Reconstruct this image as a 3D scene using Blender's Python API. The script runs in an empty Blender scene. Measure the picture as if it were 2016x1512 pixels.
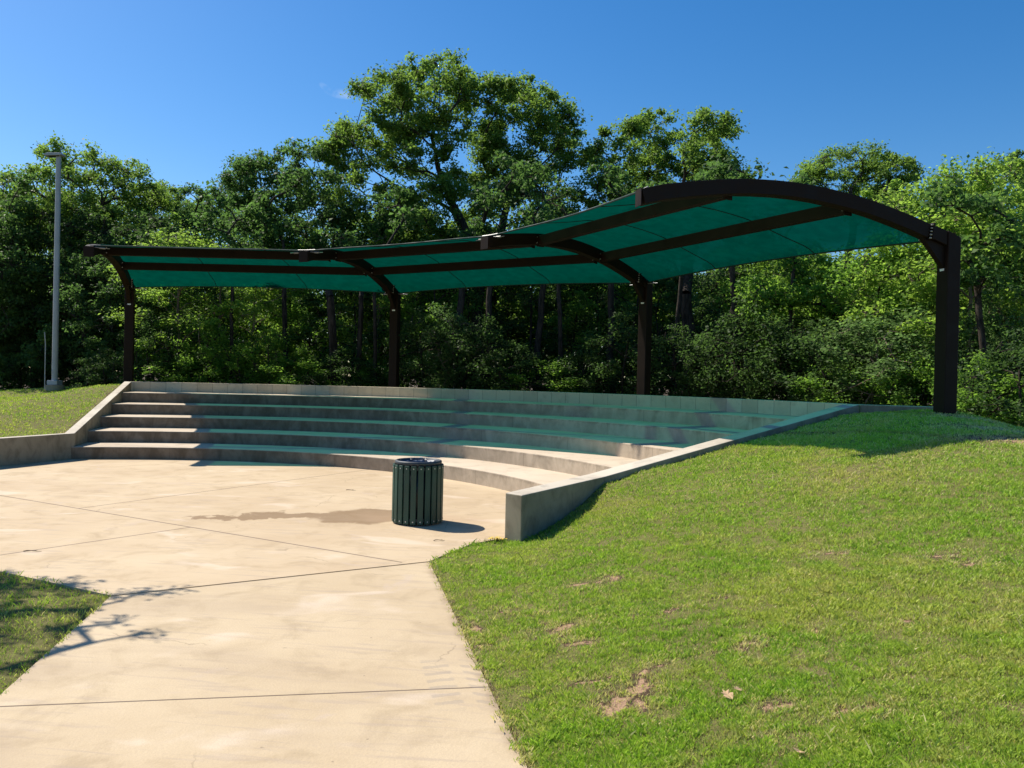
import bpy, math, random
import numpy as np
from math import radians, sin, cos, pi, atan2, hypot
random.seed(7); rng=np.random.default_rng(11)
S=bpy.context.scene; COL=S.collection

# ------------------------------------------------------------------ helpers
def link(o,parent=None):
    COL.objects.link(o)
    if parent: o.parent=parent
    return o
def tag(o,label=None,cat=None,group=None,kind=None):
    if label: o["label"]=label
    if cat: o["category"]=cat
    if group: o["group"]=group
    if kind: o["kind"]=kind
    return o
def empty(name,loc=(0,0,0),rz=0.,**k):
    o=bpy.data.objects.new(name,None); link(o); o.location=loc; o.rotation_euler=(0,0,rz); o.empty_display_size=.2
    tag(o,**k); return o
def mesh_obj(name,V,F,mat,parent=None,smooth=False,bevel=0,seg=2):
    me=bpy.data.meshes.new(name); me.from_pydata([tuple(map(float,v)) for v in V],[],F); me.update()
    me.materials.append(mat)
    if smooth:
        me.polygons.foreach_set('use_smooth',[True]*len(me.polygons))
    o=bpy.data.objects.new(name,me); link(o,parent)
    if bevel:
        b=o.modifiers.new('b','BEVEL'); b.width=bevel; b.segments=seg; b.limit_method='ANGLE'; b.angle_limit=radians(40)
    return o
class MB:
    def __init__(s): s.V=[];s.F=[]
    def add(s,V,F):
        n=len(s.V); s.V+= [tuple(v) for v in V]; s.F+=[[i+n for i in f] for f in F]
    def box(s,c,h,ax=None):
        ax=ax or ((1,0,0),(0,1,0),(0,0,1))
        c=np.array(c,float);A=np.array(ax,float)
        V=[c+A[0]*h[0]*i+A[1]*h[1]*j+A[2]*h[2]*k for i in(-1,1) for j in(-1,1) for k in(-1,1)]
        s.add(V,[[0,1,3,2],[4,6,7,5],[0,4,5,1],[2,3,7,6],[0,2,6,4],[1,5,7,3]])
    def prism(s,poly,o,u,v,w,a,b):
        """poly in (u,v) plane, extruded along w from a to b"""
        o,u,v,w=[np.array(q,float) for q in(o,u,v,w)];n=len(poly)
        V=[o+u*p+v*q+w*a for p,q in poly]+[o+u*p+v*q+w*b for p,q in poly]
        s.add(V,[list(range(n))[::-1],list(range(n,2*n))]+[[i,(i+1)%n,n+(i+1)%n,n+i] for i in range(n)])
    def tube(s,P,R,n=8,cap=True):
        P=[np.array(p,float) for p in P];R=R if hasattr(R,'__len__') else [R]*len(P)
        base=len(s.V);up=np.array([.13,.21,1.])
        for i,p in enumerate(P):
            d=P[min(i+1,len(P)-1)]-P[max(i-1,0)];d/=np.linalg.norm(d)+1e-9
            a=np.cross(d,up)
            if np.linalg.norm(a)<1e-3:a=np.array([1.,0,0])
            a/=np.linalg.norm(a);b=np.cross(d,a)
            for k in range(n):
                t=2*pi*k/n; s.V.append(tuple(p+R[i]*(a*cos(t)+b*sin(t))))
        for i in range(len(P)-1):
            for k in range(n):
                s.F.append([base+i*n+k,base+i*n+(k+1)%n,base+(i+1)*n+(k+1)%n,base+(i+1)*n+k])
        if cap:
            s.F.append([base+k for k in range(n)][::-1]);s.F.append([base+(len(P)-1)*n+k for k in range(n)])
    def build(s,name,mat,parent=None,**k): return mesh_obj(name,s.V,s.F,mat,parent,**k)

# ------------------------------------------------------------------ material helpers
class NT:
    def __init__(s,name):
        s.m=bpy.data.materials.new(name); s.m.use_nodes=True; s.t=s.m.node_tree; s.n=s.t.nodes; s.n.clear()
        s.out=s.n.new('ShaderNodeOutputMaterial')
    def set(s,inp,v):
        if hasattr(v,'is_output') or isinstance(v,bpy.types.NodeSocket): s.t.links.new(v,inp)
        elif v is not None:
            try: inp.default_value=v
            except Exception: inp.default_value=(*v,1) if len(v)==3 else v
    def math(s,op,a,b=None,c=None,clamp=False):
        n=s.n.new('ShaderNodeMath');n.operation=op;n.use_clamp=clamp
        s.set(n.inputs[0],a)
        if b is not None:s.set(n.inputs[1],b)
        if c is not None:s.set(n.inputs[2],c)
        return n.outputs[0]
    def pos(s):
        if not hasattr(s,'_g'): s._g=s.n.new('ShaderNodeNewGeometry')
        return s._g.outputs['Position']
    def nrm(s): s.pos(); return s._g.outputs['Normal']
    def xyz(s,v=None):
        n=s.n.new('ShaderNodeSeparateXYZ');s.set(n.inputs[0],v or s.pos());return n.outputs
    def vscale(s,v,sc):
        n=s.n.new('ShaderNodeVectorMath');n.operation='MULTIPLY';s.set(n.inputs[0],v);n.inputs[1].default_value=sc;return n.outputs[0]
    def noise(s,scale,detail=4,rough=.55,vec=None,dist=0.):
        n=s.n.new('ShaderNodeTexNoise');s.set(n.inputs['Vector'],vec or s.pos())
        n.inputs['Scale'].default_value=scale;n.inputs['Detail'].default_value=detail;n.inputs['Roughness'].default_value=rough;n.inputs['Distortion'].default_value=dist
        return n.outputs['Fac']
    def ramp(s,f,a,b,lo=0.,hi=1.):
        n=s.n.new('ShaderNodeMapRange');n.clamp=True;n.interpolation_type='SMOOTHSTEP'
        s.set(n.inputs[0],f);n.inputs[1].default_value=a;n.inputs[2].default_value=b;n.inputs[3].default_value=lo;n.inputs[4].default_value=hi
        return n.outputs[0]
    def mix(s,f,a,b,mode='MIX'):
        n=s.n.new('ShaderNodeMix');n.data_type='RGBA';n.blend_type=mode
        s.set(n.inputs[0],f)
        for i,v in((6,a),(7,b)):
            if isinstance(v,(tuple,list)): n.inputs[i].default_value=(*v[:3],1)
            else: s.set(n.inputs[i],v)
        return n.outputs[2]
    def bump(s,h,st=.3,d=.01):
        n=s.n.new('ShaderNodeBump');s.set(n.inputs['Height'],h);n.inputs['Strength'].default_value=st;n.inputs['Distance'].default_value=d;return n.outputs[0]
    def bsdf(s,col,rough=.8,bump=None,metal=0,spec=.5,**k):
        n=s.n.new('ShaderNodeBsdfPrincipled')
        if isinstance(col,(tuple,list)): n.inputs['Base Color'].default_value=(*col[:3],1)
        else: s.set(n.inputs['Base Color'],col)
        s.set(n.inputs['Roughness'],rough);n.inputs['Metallic'].default_value=metal;n.inputs['Specular IOR Level'].default_value=spec
        if bump is not None:s.set(n.inputs['Normal'],bump)
        return n.outputs[0]
    def fin(s,sh): s.t.links.new(sh,s.out.inputs[0]);return s.m

# line mask in the ground plane: through p with direction d, half width w, limited to one side
def line_mask(t,x,y,p,q,w,ext=(0,1),soft=.4):
    dx,dy=q[0]-p[0],q[1]-p[1];L=hypot(dx,dy);dx/=L;dy/=L
    nx,ny=-dy,dx
    d=t.math('ABSOLUTE',t.math('ADD',t.math('MULTIPLY',x,nx),t.math('MULTIPLY_ADD',y,ny,-(nx*p[0]+ny*p[1]))))
    m=t.ramp(d,w*(1-soft),w,1.,0.)
    a=t.math('ADD',t.math('MULTIPLY',x,dx),t.math('MULTIPLY_ADD',y,dy,-(dx*p[0]+dy*p[1])))
    m=t.math('MULTIPLY',m,t.math('GREATER_THAN',a,ext[0]*L));m=t.math('MULTIPLY',m,t.math('LESS_THAN',a,ext[1]*L))
    return m

# ------------------------------------------------------------------ survey of the place (metres)
CAM_H=1.9
CX,CY=-6.8087,9.1457                  # centre of the seating arcs
R0,TD,RIS,WH=8.087,1.1224,.2594,.2728
RT=[R0+TD*i for i in range(5)]+[13.75]
ZW=5*RIS+WH
CCX,CCY=CX-.2897,CY+.3358             # centre of the canopy
RP,RTIP=14.507,9.1256
A0,DA=.2448,.5357
SUNV=(-.7392,.4661,1.)
# wall plan points (inner, outer, top height)
RW=[((-.05,9.55),(.145,9.37),.54),((1.12,11.62),(1.33,11.36),.54),((5.93,14.40),(6.13,14.22),ZW)]
RW2=[((6.13,14.44),(6.135,14.20),ZW-.003),((7.36,13.93),(7.26,13.75),ZW-.003)]
LW=[((-9.83,14.95),(-10.03,15.02),.54),((-9.16,16.95),(-9.36,16.92),.54),((-10.56,22.40),(-10.78,22.46),ZW)]
SWR=[(-.81,8.28),(.12,3.92),(.60,1.67),(1.67,-3.35)]
SWL=[(-3.33,6.77),(-2.93,4.66),(-2.5,2.5),(-1.4,-3.1)]
PLAZA=[(-.81,8.28),(-.62,8.75),(-.42,9.2),(-.19,9.44),(-.05,9.55)]
def wall_ang(W,R):
    # angle at which the cheek centreline (bend -> corner) has radius R
    a=(np.array(W[1][0])+np.array(W[1][1]))/2-np.array([CX,CY]);b=(np.array(W[2][0])+np.array(W[2][1]))/2-np.array([CX,CY])
    ts=np.linspace(-.2,1.2,400);P=a[None]+(b-a)[None]*ts[:,None];r=np.hypot(P[:,0],P[:,1]);i=np.argmin(abs(r-R));return atan2(P[i,1],P[i,0])
def arc(R,a,b,n): return [(CX+R*cos(a+(b-a)*i/n),CY+R*sin(a+(b-a)*i/n)) for i in range(n+1)]
aR0,aL0=wall_ang(RW,R0),wall_ang(LW,R0)
plaza_poly=PLAZA+[(1.05,11.52)]+arc(R0+.06,aR0,aL0,60)+[(-9.2,16.9),(-9.86,14.95),(-11.2,13.6),(-11.9,12.0),(-11.6,10.6),(-10.4,9.9),(-8.6,9.35),(-4.73,7.5),(-3.33,6.77)]
side_poly=SWL+SWR[::-1]
seat_poly=[RW[0][0],RW[0][1],RW[1][1],RW[2][1]]+arc(RT[5]+.2,wall_ang(RW,RT[5]),wall_ang(LW,RT[5]),60)+[LW[2][1],LW[1][1],LW[0][1],LW[0][0]]
def inpoly(X,Y,poly):
    ins=np.zeros(X.shape,bool);n=len(poly)
    for i in range(n):
        x1,y1=poly[i];x2,y2=poly[(i+1)%n]
        if y1==y2: continue
        c=((y1>Y)!=(y2>Y))&(X<(x2-x1)*(Y-y1)/(y2-y1)+x1);ins^=c
    return ins
def pdist(X,Y,poly,closed=True):
    d=np.full(X.shape,1e9);n=len(poly)
    for i in range(n if closed else n-1):
        x1,y1=poly[i];x2,y2=poly[(i+1)%n];dx,dy=x2-x1,y2-y1;L2=dx*dx+dy*dy+1e-12
        t=np.clip(((X-x1)*dx+(Y-y1)*dy)/L2,0,1);d=np.minimum(d,np.hypot(X-x1-t*dx,Y-y1-t*dy))
    return d

# ------------------------------------------------------------------ terrain
cp=[]
for p in [(-.81,8.28),(-.55,7.1),(-.3,5.9),(.12,3.92),(.55,2),(1,-.3),(1.4,-2),(2,-6),(-.4,9.25)]: cp.append((*p,-.012))
cp+=[(.16,9.34,-.01),(.05,9.25,-.012),(.45,9.85,.05),(.75,10.36,.14),(1.04,10.86,.27),(1.30,11.28,.43),(1.45,11.42,.46)]
for t in (.1,.2,.35,.5,.65,.8,.93): cp.append((1.36+(6.22-1.36)*t,11.36+(14.38-11.36)*t,.47+(1.47-.47)*t))
cp+=[(6.6,14.05,1.43),(7.2,13.65,1.47),(7.0,13.0,1.5),(6.8,12.5,1.46),(7.7,13.3,1.4),(8.3,13.0,1.12),(9.2,12.8,.85),(10.5,13.5,.6),
 (4.4,10.0,1.0),(3.0,10.2,.72),(2.0,9.9,.48),(1.0,9.5,.24),(6.3,10.0,1.2),(6.0,11.6,1.35),(8,9.5,1.1),(8,8,1.02),(5.5,7.5,.85),(6,5,.72),(4,7,.62),(2.6,7.6,.45),(2,7,.34),(.6,7.3,.13),(.8,5.2,.1),(2,4,.24),(4,3,.42),
 (8,3,.75),(12,8,1.1),(12,14,.5),(10,18,.7),(14,20,.6),(3,0,.25),(1.2,3,.06),(8,15.5,1.1),
 (3,21.6,1.3),(5.6,19.2,1.3),(7.2,16.8,1.3),(-2,23.4,1.3),(-6,24.2,1.3),(-10.5,24.2,1.3),(5,26,.9),(-3,28,.85),(-12,29,.95),(12,25,.6),
 (-9.5,16.9,.47),(-10.2,19.6,.9),(-11.05,22.7,1.46),(-9.95,15.8,.46),(-10.1,15,.44),(-11,15.6,.46),(-12.7,20,.93),(-13.7,24,1.1),(-11.7,23.6,1.42),(-11.6,21,1.12),(-14.16,25,1.25),(-16,28,1.1),(-14,17,.6),(-18,22,.7),(-12.5,14,.35),(-20,30,.8),
 (-9.0,9.5,-.012),(-4.73,7.4,-.012),(-3.4,6.7,-.012),(-3.0,4.66,-.012),(-2.6,2.5,-.012),(-4.5,5.5,-.005),(-7,6,.02),(-12.4,11,.0),(-12,6,.05),(-6,0,.05)]
cp=np.array(cp)
def tps(r): return np.where(r>1e-9,r*r*np.log(r+1e-12),0)
_n=len(cp);_K=tps(np.hypot(cp[:,None,0]-cp[None,:,0],cp[:,None,1]-cp[None,:,1]))+np.eye(_n)*.02
_A=np.zeros((_n+3,_n+3));_A[:_n,:_n]=_K;_A[:_n,_n]=1;_A[:_n,_n+1:]=cp[:,:2];_A[_n:,:_n]=_A[:_n,_n:].T
_w=np.linalg.solve(_A,np.r_[cp[:,2],0,0,0])
def height(X,Y):
    X=np.asarray(X,float);Y=np.asarray(Y,float);z=_w[_n]+_w[_n+1]*X+_w[_n+2]*Y
    for i in range(_n): z=z+_w[i]*tps(np.hypot(X-cp[i,0],Y-cp[i,1]))
    z=np.clip(z,-.04,1.55)
    far=np.clip((np.hypot(X+2,Y-14)-22)/14,0,1);far=far*far*(3-2*far)
    z=z*(1-far)+.7*far
    z=z+.012*np.sin(X*2.1+1.3*np.sin(Y*1.7))*np.sin(Y*2.3+X)*np.clip((z-.03)/.2,0,1)
    return z
def hz(x,y): return float(height(np.array([x]),np.array([y]))[0])
def ground_z(X,Y):
    z=height(X,Y)
    ins=inpoly(X,Y,plaza_poly)|inpoly(X,Y,side_poly)
    z=np.where(ins,-.06,z)
    sp=inpoly(X,Y,seat_poly)&(pdist(X,Y,seat_poly)>.07)
    return np.where(sp,-.06,z)
def axis(lo,hi,step,a,b,gr=1.25):
    v=list(np.arange(lo,hi+1e-6,step));s=step
    while v[-1]<b: s*=gr;v.append(v[-1]+s)
    s=step
    while v[0]>a: s*=gr;v.insert(0,v[0]-s)
    return np.array(v)

# ------------------------------------------------------------------ materials
def concrete_mat(name,kind):
    t=NT(name);x,y,z=t.xyz()
    n1=t.noise(.45,5,.6);n2=t.noise(2.2,6,.65,dist=.6);n3=t.noise(60,3,.6)
    rot=t.n.new('ShaderNodeVectorRotate');rot.rotation_type='Z_AXIS';t.set(rot.inputs['Vector'],t.pos());rot.inputs['Angle'].default_value=.12
    stv=t.vscale(rot.outputs[0],(.9,9.,1.));st=t.noise(1.6,5,.6,stv,.4)
    if kind=='plaza': A,B,D=(.50,.375,.232),(.585,.46,.298),(.385,.285,.17)
    elif kind=='walk': A,B,D=(.495,.38,.235),(.585,.465,.30),(.37,.28,.17)
    elif kind=='tier': A,B,D=(.50,.405,.30),(.60,.50,.38),(.34,.28,.21)
    else: A,B,D=(.48,.42,.335),(.60,.54,.44),(.30,.265,.215)
    col=t.mix(t.ramp(n1,.3,.7),A,B)
    col=t.mix(t.math('MULTIPLY',t.ramp(n2,.47,.72),.6),col,D)
    hgt=n3
    if kind in('plaza','walk'):
        col=t.mix(t.math('MULTIPLY',t.ramp(st,.52,.68),.5),col,(.40,.315,.235))
        col=t.mix(t.math('MULTIPLY',t.ramp(t.noise(1.3,4,.6,dist=1.2),.60,.75),.4),col,(.50,.41,.36))
        col=t.mix(t.math('MULTIPLY',t.ramp(t.noise(.9,3,.5,t.vscale(t.pos(),(1,1.6,1)),.8),.58,.72),.5),col,(.72,.60,.47))
        # small specks and chips
        sp=t.ramp(t.noise(16,2,.5),.74,.80);col=t.mix(t.math('MULTIPLY',sp,.6),col,(.16,.12,.09))
        col=t.mix(t.math('MULTIPLY',t.ramp(t.noise(150,2,.5),.3,.7),.22),col,(.36,.28,.2))
    if kind in('plaza','walk'):
        vo=t.n.new('ShaderNodeTexVoronoi');vo.feature='DISTANCE_TO_EDGE';vo.inputs['Scale'].default_value=.42
        wv=t.n.new('ShaderNodeVectorMath');wv.operation='MULTIPLY_ADD';nn=t.n.new('ShaderNodeTexNoise');nn.inputs['Scale'].default_value=2.5;nn.inputs['Detail'].default_value=6;t.set(nn.inputs['Vector'],t.pos())
        t.t.links.new(nn.outputs['Color'],wv.inputs[0]);wv.inputs[1].default_value=(.5,.5,0);t.set(wv.inputs[2],t.pos());t.t.links.new(wv.outputs[0],vo.inputs['Vector'])
        ck=t.math('MULTIPLY',t.ramp(vo.outputs['Distance'],.0008,.0028,1.,0.),t.ramp(t.noise(.6,3,.5,t.vscale(t.pos(),(1,1.1,1))),.54,.60))
        col=t.mix(t.math('MULTIPLY',ck,.45),col,(.20,.15,.10))
    if kind=='plaza':
        J=[((-5.85,10.95),(-3.87,9.81),(-3.0,2.41)),((-6.41,10.16),(-5.85,10.95),(-5,0.0)),((-5.85,10.95),(-3.03,15.85),(0,1.12)),((-5.13,8.13),(-3.87,9.81),(-3,1.0))]
        for p,q,e in J:
            m=line_mask(t,x,y,p,q,.011,e,.5);edge=line_mask(t,x,y,p,q,.05,e,.9)
            col=t.mix(t.math('MULTIPLY',edge,.25),col,(.36,.26,.19))
            col=t.mix(t.math('MULTIPLY',m,.95),col,(.07,.05,.035));hgt=t.math('SUBTRACT',hgt,t.math('MULTIPLY',m,5))
        # damp patch left of the litter bin
        wx=t.math('ADD',x,t.math('MULTIPLY',t.math('SUBTRACT',t.noise(1.7,5,.6),.5),1.0))
        wy=t.math('ADD',y,t.math('MULTIPLY',t.math('SUBTRACT',t.noise(1.4,5,.6,t.vscale(t.pos(),(1.3,1.,3.))),.5),1.1))
        def ell(cx,cy,rx,ry,ang):
            c,s_=cos(ang),sin(ang);dx=t.math('SUBTRACT',wx,cx);dy=t.math('SUBTRACT',wy,cy)
            u=t.math('DIVIDE',t.math('ADD',t.math('MULTIPLY',dx,c),t.math('MULTIPLY',dy,s_)),rx)
            v=t.math('DIVIDE',t.math('SUBTRACT',t.math('MULTIPLY',dy,c),t.math('MULTIPLY',dx,s_)),ry)
            return t.math('SQRT',t.math('ADD',t.math('MULTIPLY',u,u),t.math('MULTIPLY',v,v)))
        wet=t.math('MINIMUM',ell(-1.85,10.8,.85,.62,0.),t.math('MINIMUM',ell(-2.75,10.85,.85,.26,.05),ell(-3.55,10.6,.7,.12,.1)))
        wet=t.ramp(wet,.78,1.04,1.,0.)
        col=t.mix(t.math('MULTIPLY',wet,.85),col,(.225,.145,.075))
        wet2=t.ramp(ell(-1.15,10.7,1.1,.55,-.15),.6,1.0,1.,0.);col=t.mix(t.math('MULTIPLY',wet2,.35),col,(.40,.27,.17))
    if kind=='walk':
        m=line_mask(t,x,y,(-2.83,4.51),(-.13,4.95),.010,(-.2,1.2),.5)
        for k in range(1,6):
            m=t.math('MAXIMUM',m,line_mask(t,x,y,(-2.83+.3*k,4.51-1.75*k),(-.13+.3*k,4.95-1.75*k),.010,(-.3,1.3),.5))
        col=t.mix(t.math('MULTIPLY',m,.92),col,(.12,.085,.06));hgt=t.math('SUBTRACT',hgt,t.math('MULTIPLY',m,5))
        # darker broad band of old damp
        b=t.ramp(t.noise(.5,4,.6,t.vscale(t.pos(),(.5,1.6,1)),.8),.5,.66);col=t.mix(t.math('MULTIPLY',b,.42),col,(.37,.28,.19))
        # tyre tread prints by the lawn edge
        nz=t.math('MULTIPLY',t.math('SUBTRACT',t.noise(9,3,.6),.5),.05)
        for (ox,oy,sl,wd) in ((-.13,5.02,.35,.115),(-.40,5.02,-.30,.10)):
            u=t.math('ADD',t.math('SUBTRACT',x,ox),t.math('MULTIPLY',t.math('SUBTRACT',y,oy),.23));v=t.math('SUBTRACT',y,oy)
            v2=t.math('ADD',t.math('ADD',v,t.math('MULTIPLY',u,sl)),nz)
            s_=t.ramp(t.math('SINE',t.math('MULTIPLY',v2,2*pi/.115)),.1,.6)
            mm=t.math('MULTIPLY',t.ramp(t.math('ABSOLUTE',u),wd*.8,wd,1.,0.),t.ramp(t.math('ABSOLUTE',v),.28,.48,1.,0.))
            col=t.mix(t.math('MULTIPLY',t.math('MULTIPLY',s_,mm),.38),col,(.27,.23,.20))
        # soil washed on to the edge
        eg=line_mask(t,x,y,SWR[0],SWR[1],.09,(0,1.6),1.);col=t.mix(t.math('MULTIPLY',t.math('MULTIPLY',eg,t.ramp(n2,.35,.6)),.6),col,(.24,.17,.11))
    if kind in('tier','wall'):
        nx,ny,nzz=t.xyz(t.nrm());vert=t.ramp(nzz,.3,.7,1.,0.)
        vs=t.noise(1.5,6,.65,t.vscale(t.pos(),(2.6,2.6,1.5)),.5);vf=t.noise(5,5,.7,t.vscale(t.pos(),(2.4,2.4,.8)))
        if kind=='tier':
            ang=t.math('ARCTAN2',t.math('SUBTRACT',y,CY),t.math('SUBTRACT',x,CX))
            far_shade=t.ramp(t.math('ADD',ang,t.math('MULTIPLY',t.math('SUBTRACT',n1,.5),.5)),.75,1.5)   # far-end risers face away from the sun: shade painted in, with dirt
            dk=t.math('MULTIPLY_ADD',t.ramp(vs,.32,.66),t.math('MULTIPLY_ADD',far_shade,.22,.26),t.math('MULTIPLY_ADD',far_shade,.34,.12))
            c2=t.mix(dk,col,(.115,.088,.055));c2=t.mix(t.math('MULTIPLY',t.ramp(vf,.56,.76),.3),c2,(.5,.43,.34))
            c2=t.mix(t.math('MULTIPLY',far_shade,.55),c2,(.11,.082,.055))
            # dark grime band under each nosing
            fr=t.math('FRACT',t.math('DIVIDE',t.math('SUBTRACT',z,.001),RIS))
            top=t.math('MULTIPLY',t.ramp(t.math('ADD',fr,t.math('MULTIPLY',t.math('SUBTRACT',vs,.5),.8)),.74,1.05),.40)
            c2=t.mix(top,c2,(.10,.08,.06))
            # construction joints
            cell=t.math('FRACT',t.math('MULTIPLY',ang,4.3));jt=t.ramp(cell,.0,.006,1.,0.)
            c2=t.mix(t.math('MULTIPLY',jt,.8),c2,(.1,.08,.06))
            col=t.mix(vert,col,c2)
        else:
            c2=t.mix(.60,col,(.15,.130,.065));c2=t.mix(t.math('MULTIPLY',t.ramp(vs,.4,.7),.6),c2,(.12,.10,.065));c2=t.mix(t.math('MULTIPLY',t.ramp(vf,.62,.78),.5),c2,(.10,.085,.065))  # first mix paints shade into the upright faces, the others add stain blotches
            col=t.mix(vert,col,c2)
    bp=t.bump(t.math('ADD',hgt,t.math('MULTIPLY',n2,1.5)),.35,.006)
    return t.fin(t.bsdf(col,t.ramp(n2,.3,.7,.75,.92),bp,spec=.3))
M={}
M['plaza']=concrete_mat('plaza_concrete','plaza');M['walk']=concrete_mat('walk_concrete','walk')
M['tier']=concrete_mat('seating_concrete','tier');M['wall']=concrete_mat('wall_concrete','wall')
def block_mat():
    t=NT('block_wall');x,y,z=t.xyz()
    ang=t.math('ARCTAN2',t.math('SUBTRACT',y,CY),t.math('SUBTRACT',x,CX));u=t.math('MULTIPLY',ang,13.75/.415)
    n2=t.noise(3,6,.65);n1=t.noise(30,4,.6)
    wn=t.n.new('ShaderNodeTexWhiteNoise');wn.noise_dimensions='1D';t.set(wn.inputs['W'],t.math('FLOOR',u))
    col=t.mix(wn.outputs[0],(.50,.43,.31),(.62,.54,.40))
    col=t.mix(t.math('MULTIPLY',t.ramp(n2,.45,.72),.55),col,(.38,.32,.23))
    sp=t.ramp(t.noise(7,4,.7),.66,.72);col=t.mix(t.math('MULTIPLY',sp,.7),col,(.14,.11,.09))
    j=t.ramp(t.math('FRACT',u),.012,.03,1.,0.);nx,ny,nzz=t.xyz(t.nrm());j=t.math('MULTIPLY',j,t.ramp(nzz,.3,.7,1.,.0))
    col=t.mix(t.math('MULTIPLY',j,.75),col,(.13,.11,.09))
    return t.fin(t.bsdf(col,.88,t.bump(t.math('SUBTRACT',n1,t.math('MULTIPLY',j,4)),.4,.006),spec=.25))
M['block']=block_mat()
def paint(name,col,rough=.38,var=.35,metal=0.,spec=.5):
    t=NT(name);n=t.noise(3,4,.6);n2=t.noise(45,3,.6)
    c=t.mix(t.math('MULTIPLY',t.ramp(n,.35,.7),var),col,tuple(min(1,q*1.9+.004) for q in col))
    return t.fin(t.bsdf(c,t.ramp(n,.3,.7,rough,rough+.18),t.bump(n2,.08,.002),metal,spec))
M['brown']=paint('dark_brown_steel',(.0135,.0068,.0038),.5,.3,0.,.15)
M['galv']=paint('galvanised_steel',(.22,.22,.22),.35,.2,.8)
M['pole']=paint('lamp_pole_paint',(.33,.335,.34),.45,.25,.2)
M['white']=paint('white_label',(.75,.75,.72),.5,.1)
M['slat']=paint('green_plastic_lumber',(.012,.045,.030),.45,.5)
M['slat2']=paint('rim_paint',(.030,.038,.048),.4,.3)
M['liner']=paint('blue_black_liner',(.012,.018,.032),.3,.4)
M['bag']=paint('clear_bag',(.07,.09,.13),.3,.3)
M['bolt']=paint('bolt_zinc',(.45,.45,.45),.35,.2,.7)
M['dark']=paint('void_dark',(.012,.012,.012),.8)
M['yellow']=paint('yellow_petals',(.75,.50,.02),.6,.3)
M['dryleaf']=paint('dry_leaf',(.42,.28,.15),.8,.4)
M['twig']=paint('twig_bark',(.10,.07,.045),.9,.4)
def fabric():
    t=NT('green_shade_mesh');n=t.noise(.9,3,.5);n2=t.noise(5,4,.6)
    c=t.mix(t.ramp(n,.35,.65),(.0,.032,.024),(.0,.045,.034))
    d=t.n.new('ShaderNodeBsdfDiffuse');t.set(d.inputs[0],c)
    tr=t.n.new('ShaderNodeBsdfTranslucent');t.set(tr.inputs[0],t.mix(t.ramp(n2,.3,.7),(.0,.046,.032),(.0,.062,.043)))
    tp=t.n.new('ShaderNodeBsdfTransparent');tp.inputs[0].default_value=(.085,.58,.37,1)
    a=t.n.new('ShaderNodeMixShader');a.inputs[0].default_value=.55;t.t.links.new(d.outputs[0],a.inputs[1]);t.t.links.new(tr.outputs[0],a.inputs[2])
    b=t.n.new('ShaderNodeMixShader');
    ge=t.n.new('ShaderNodeNewGeometry');dt=t.n.new('ShaderNodeVectorMath');dt.operation='DOT_PRODUCT'
    t.t.links.new(ge.outputs['Normal'],dt.inputs[0]);t.t.links.new(ge.outputs['Incoming'],dt.inputs[1])
    fac=t.ramp(t.math('ABSOLUTE',dt.outputs['Value']),.30,.80,.02,.225);t.t.links.new(fac,b.inputs[0])
    t.t.links.new(a.outputs[0],b.inputs[1]);t.t.links.new(tp.outputs[0],b.inputs[2])
    return t.fin(b.outputs[0])
M['fabric']=fabric()
M['seam']=paint('seam_tape',(.0,.022,.018),.7,.2)
def leaf_mat(name,base,trans,tf=.42,rough=.42,hue=0.):
    t=NT(name);at=t.n.new('ShaderNodeAttribute');at.attribute_name='tint'
    oi=t.n.new('ShaderNodeObjectInfo')
    lo=tuple(q*.55 for q in base);hi=tuple(min(1,q*1.5) for q in (base[0]*1.15,base[1],base[2]*.8))
    f=at.outputs['Fac']
    c=t.mix(f,lo,hi);tc=t.mix(f,tuple(q*.6 for q in trans),tuple(q*1.35 for q in trans))
    p=t.bsdf(c,.58,None,0,.16)
    tr=t.n.new('ShaderNodeBsdfTranslucent');t.set(tr.inputs[0],tc)
    a=t.n.new('ShaderNodeMixShader');a.inputs[0].default_value=tf;t.t.links.new(p,a.inputs[1]);t.t.links.new(tr.outputs[0],a.inputs[2])
    return t.fin(a.outputs[0])
M['oak']=leaf_mat('oak_leaves',(.095,.175,.038),(.31,.51,.075))
M['oak2']=leaf_mat('oak_leaves_blue',(.058,.120,.036),(.17,.33,.07))
M['maple']=leaf_mat('maple_leaves',(.085,.185,.032),(.32,.58,.07),.48)
M['maple2']=leaf_mat('young_leaves',(.115,.215,.042),(.42,.66,.09),.5)
M['shrub']=leaf_mat('shrub_leaves',(.045,.092,.030),(.13,.25,.055))
M['pale']=leaf_mat('pale_leaves',(.085,.15,.05),(.24,.42,.12))
def bark(name,c1,c2):
    t=NT(name);v=t.noise(4,6,.7,t.vscale(t.pos(),(3.2,3.2,.7)),.5)
    return t.fin(t.bsdf(t.mix(t.ramp(v,.35,.65),c1,c2),.92,t.bump(v,.8,.04),0,.2))
M['bark']=bark('oak_bark',(.014,.011,.008),(.065,.05,.04));M['bark2']=bark('pale_bark',(.10,.075,.055),(.26,.20,.15))
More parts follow.
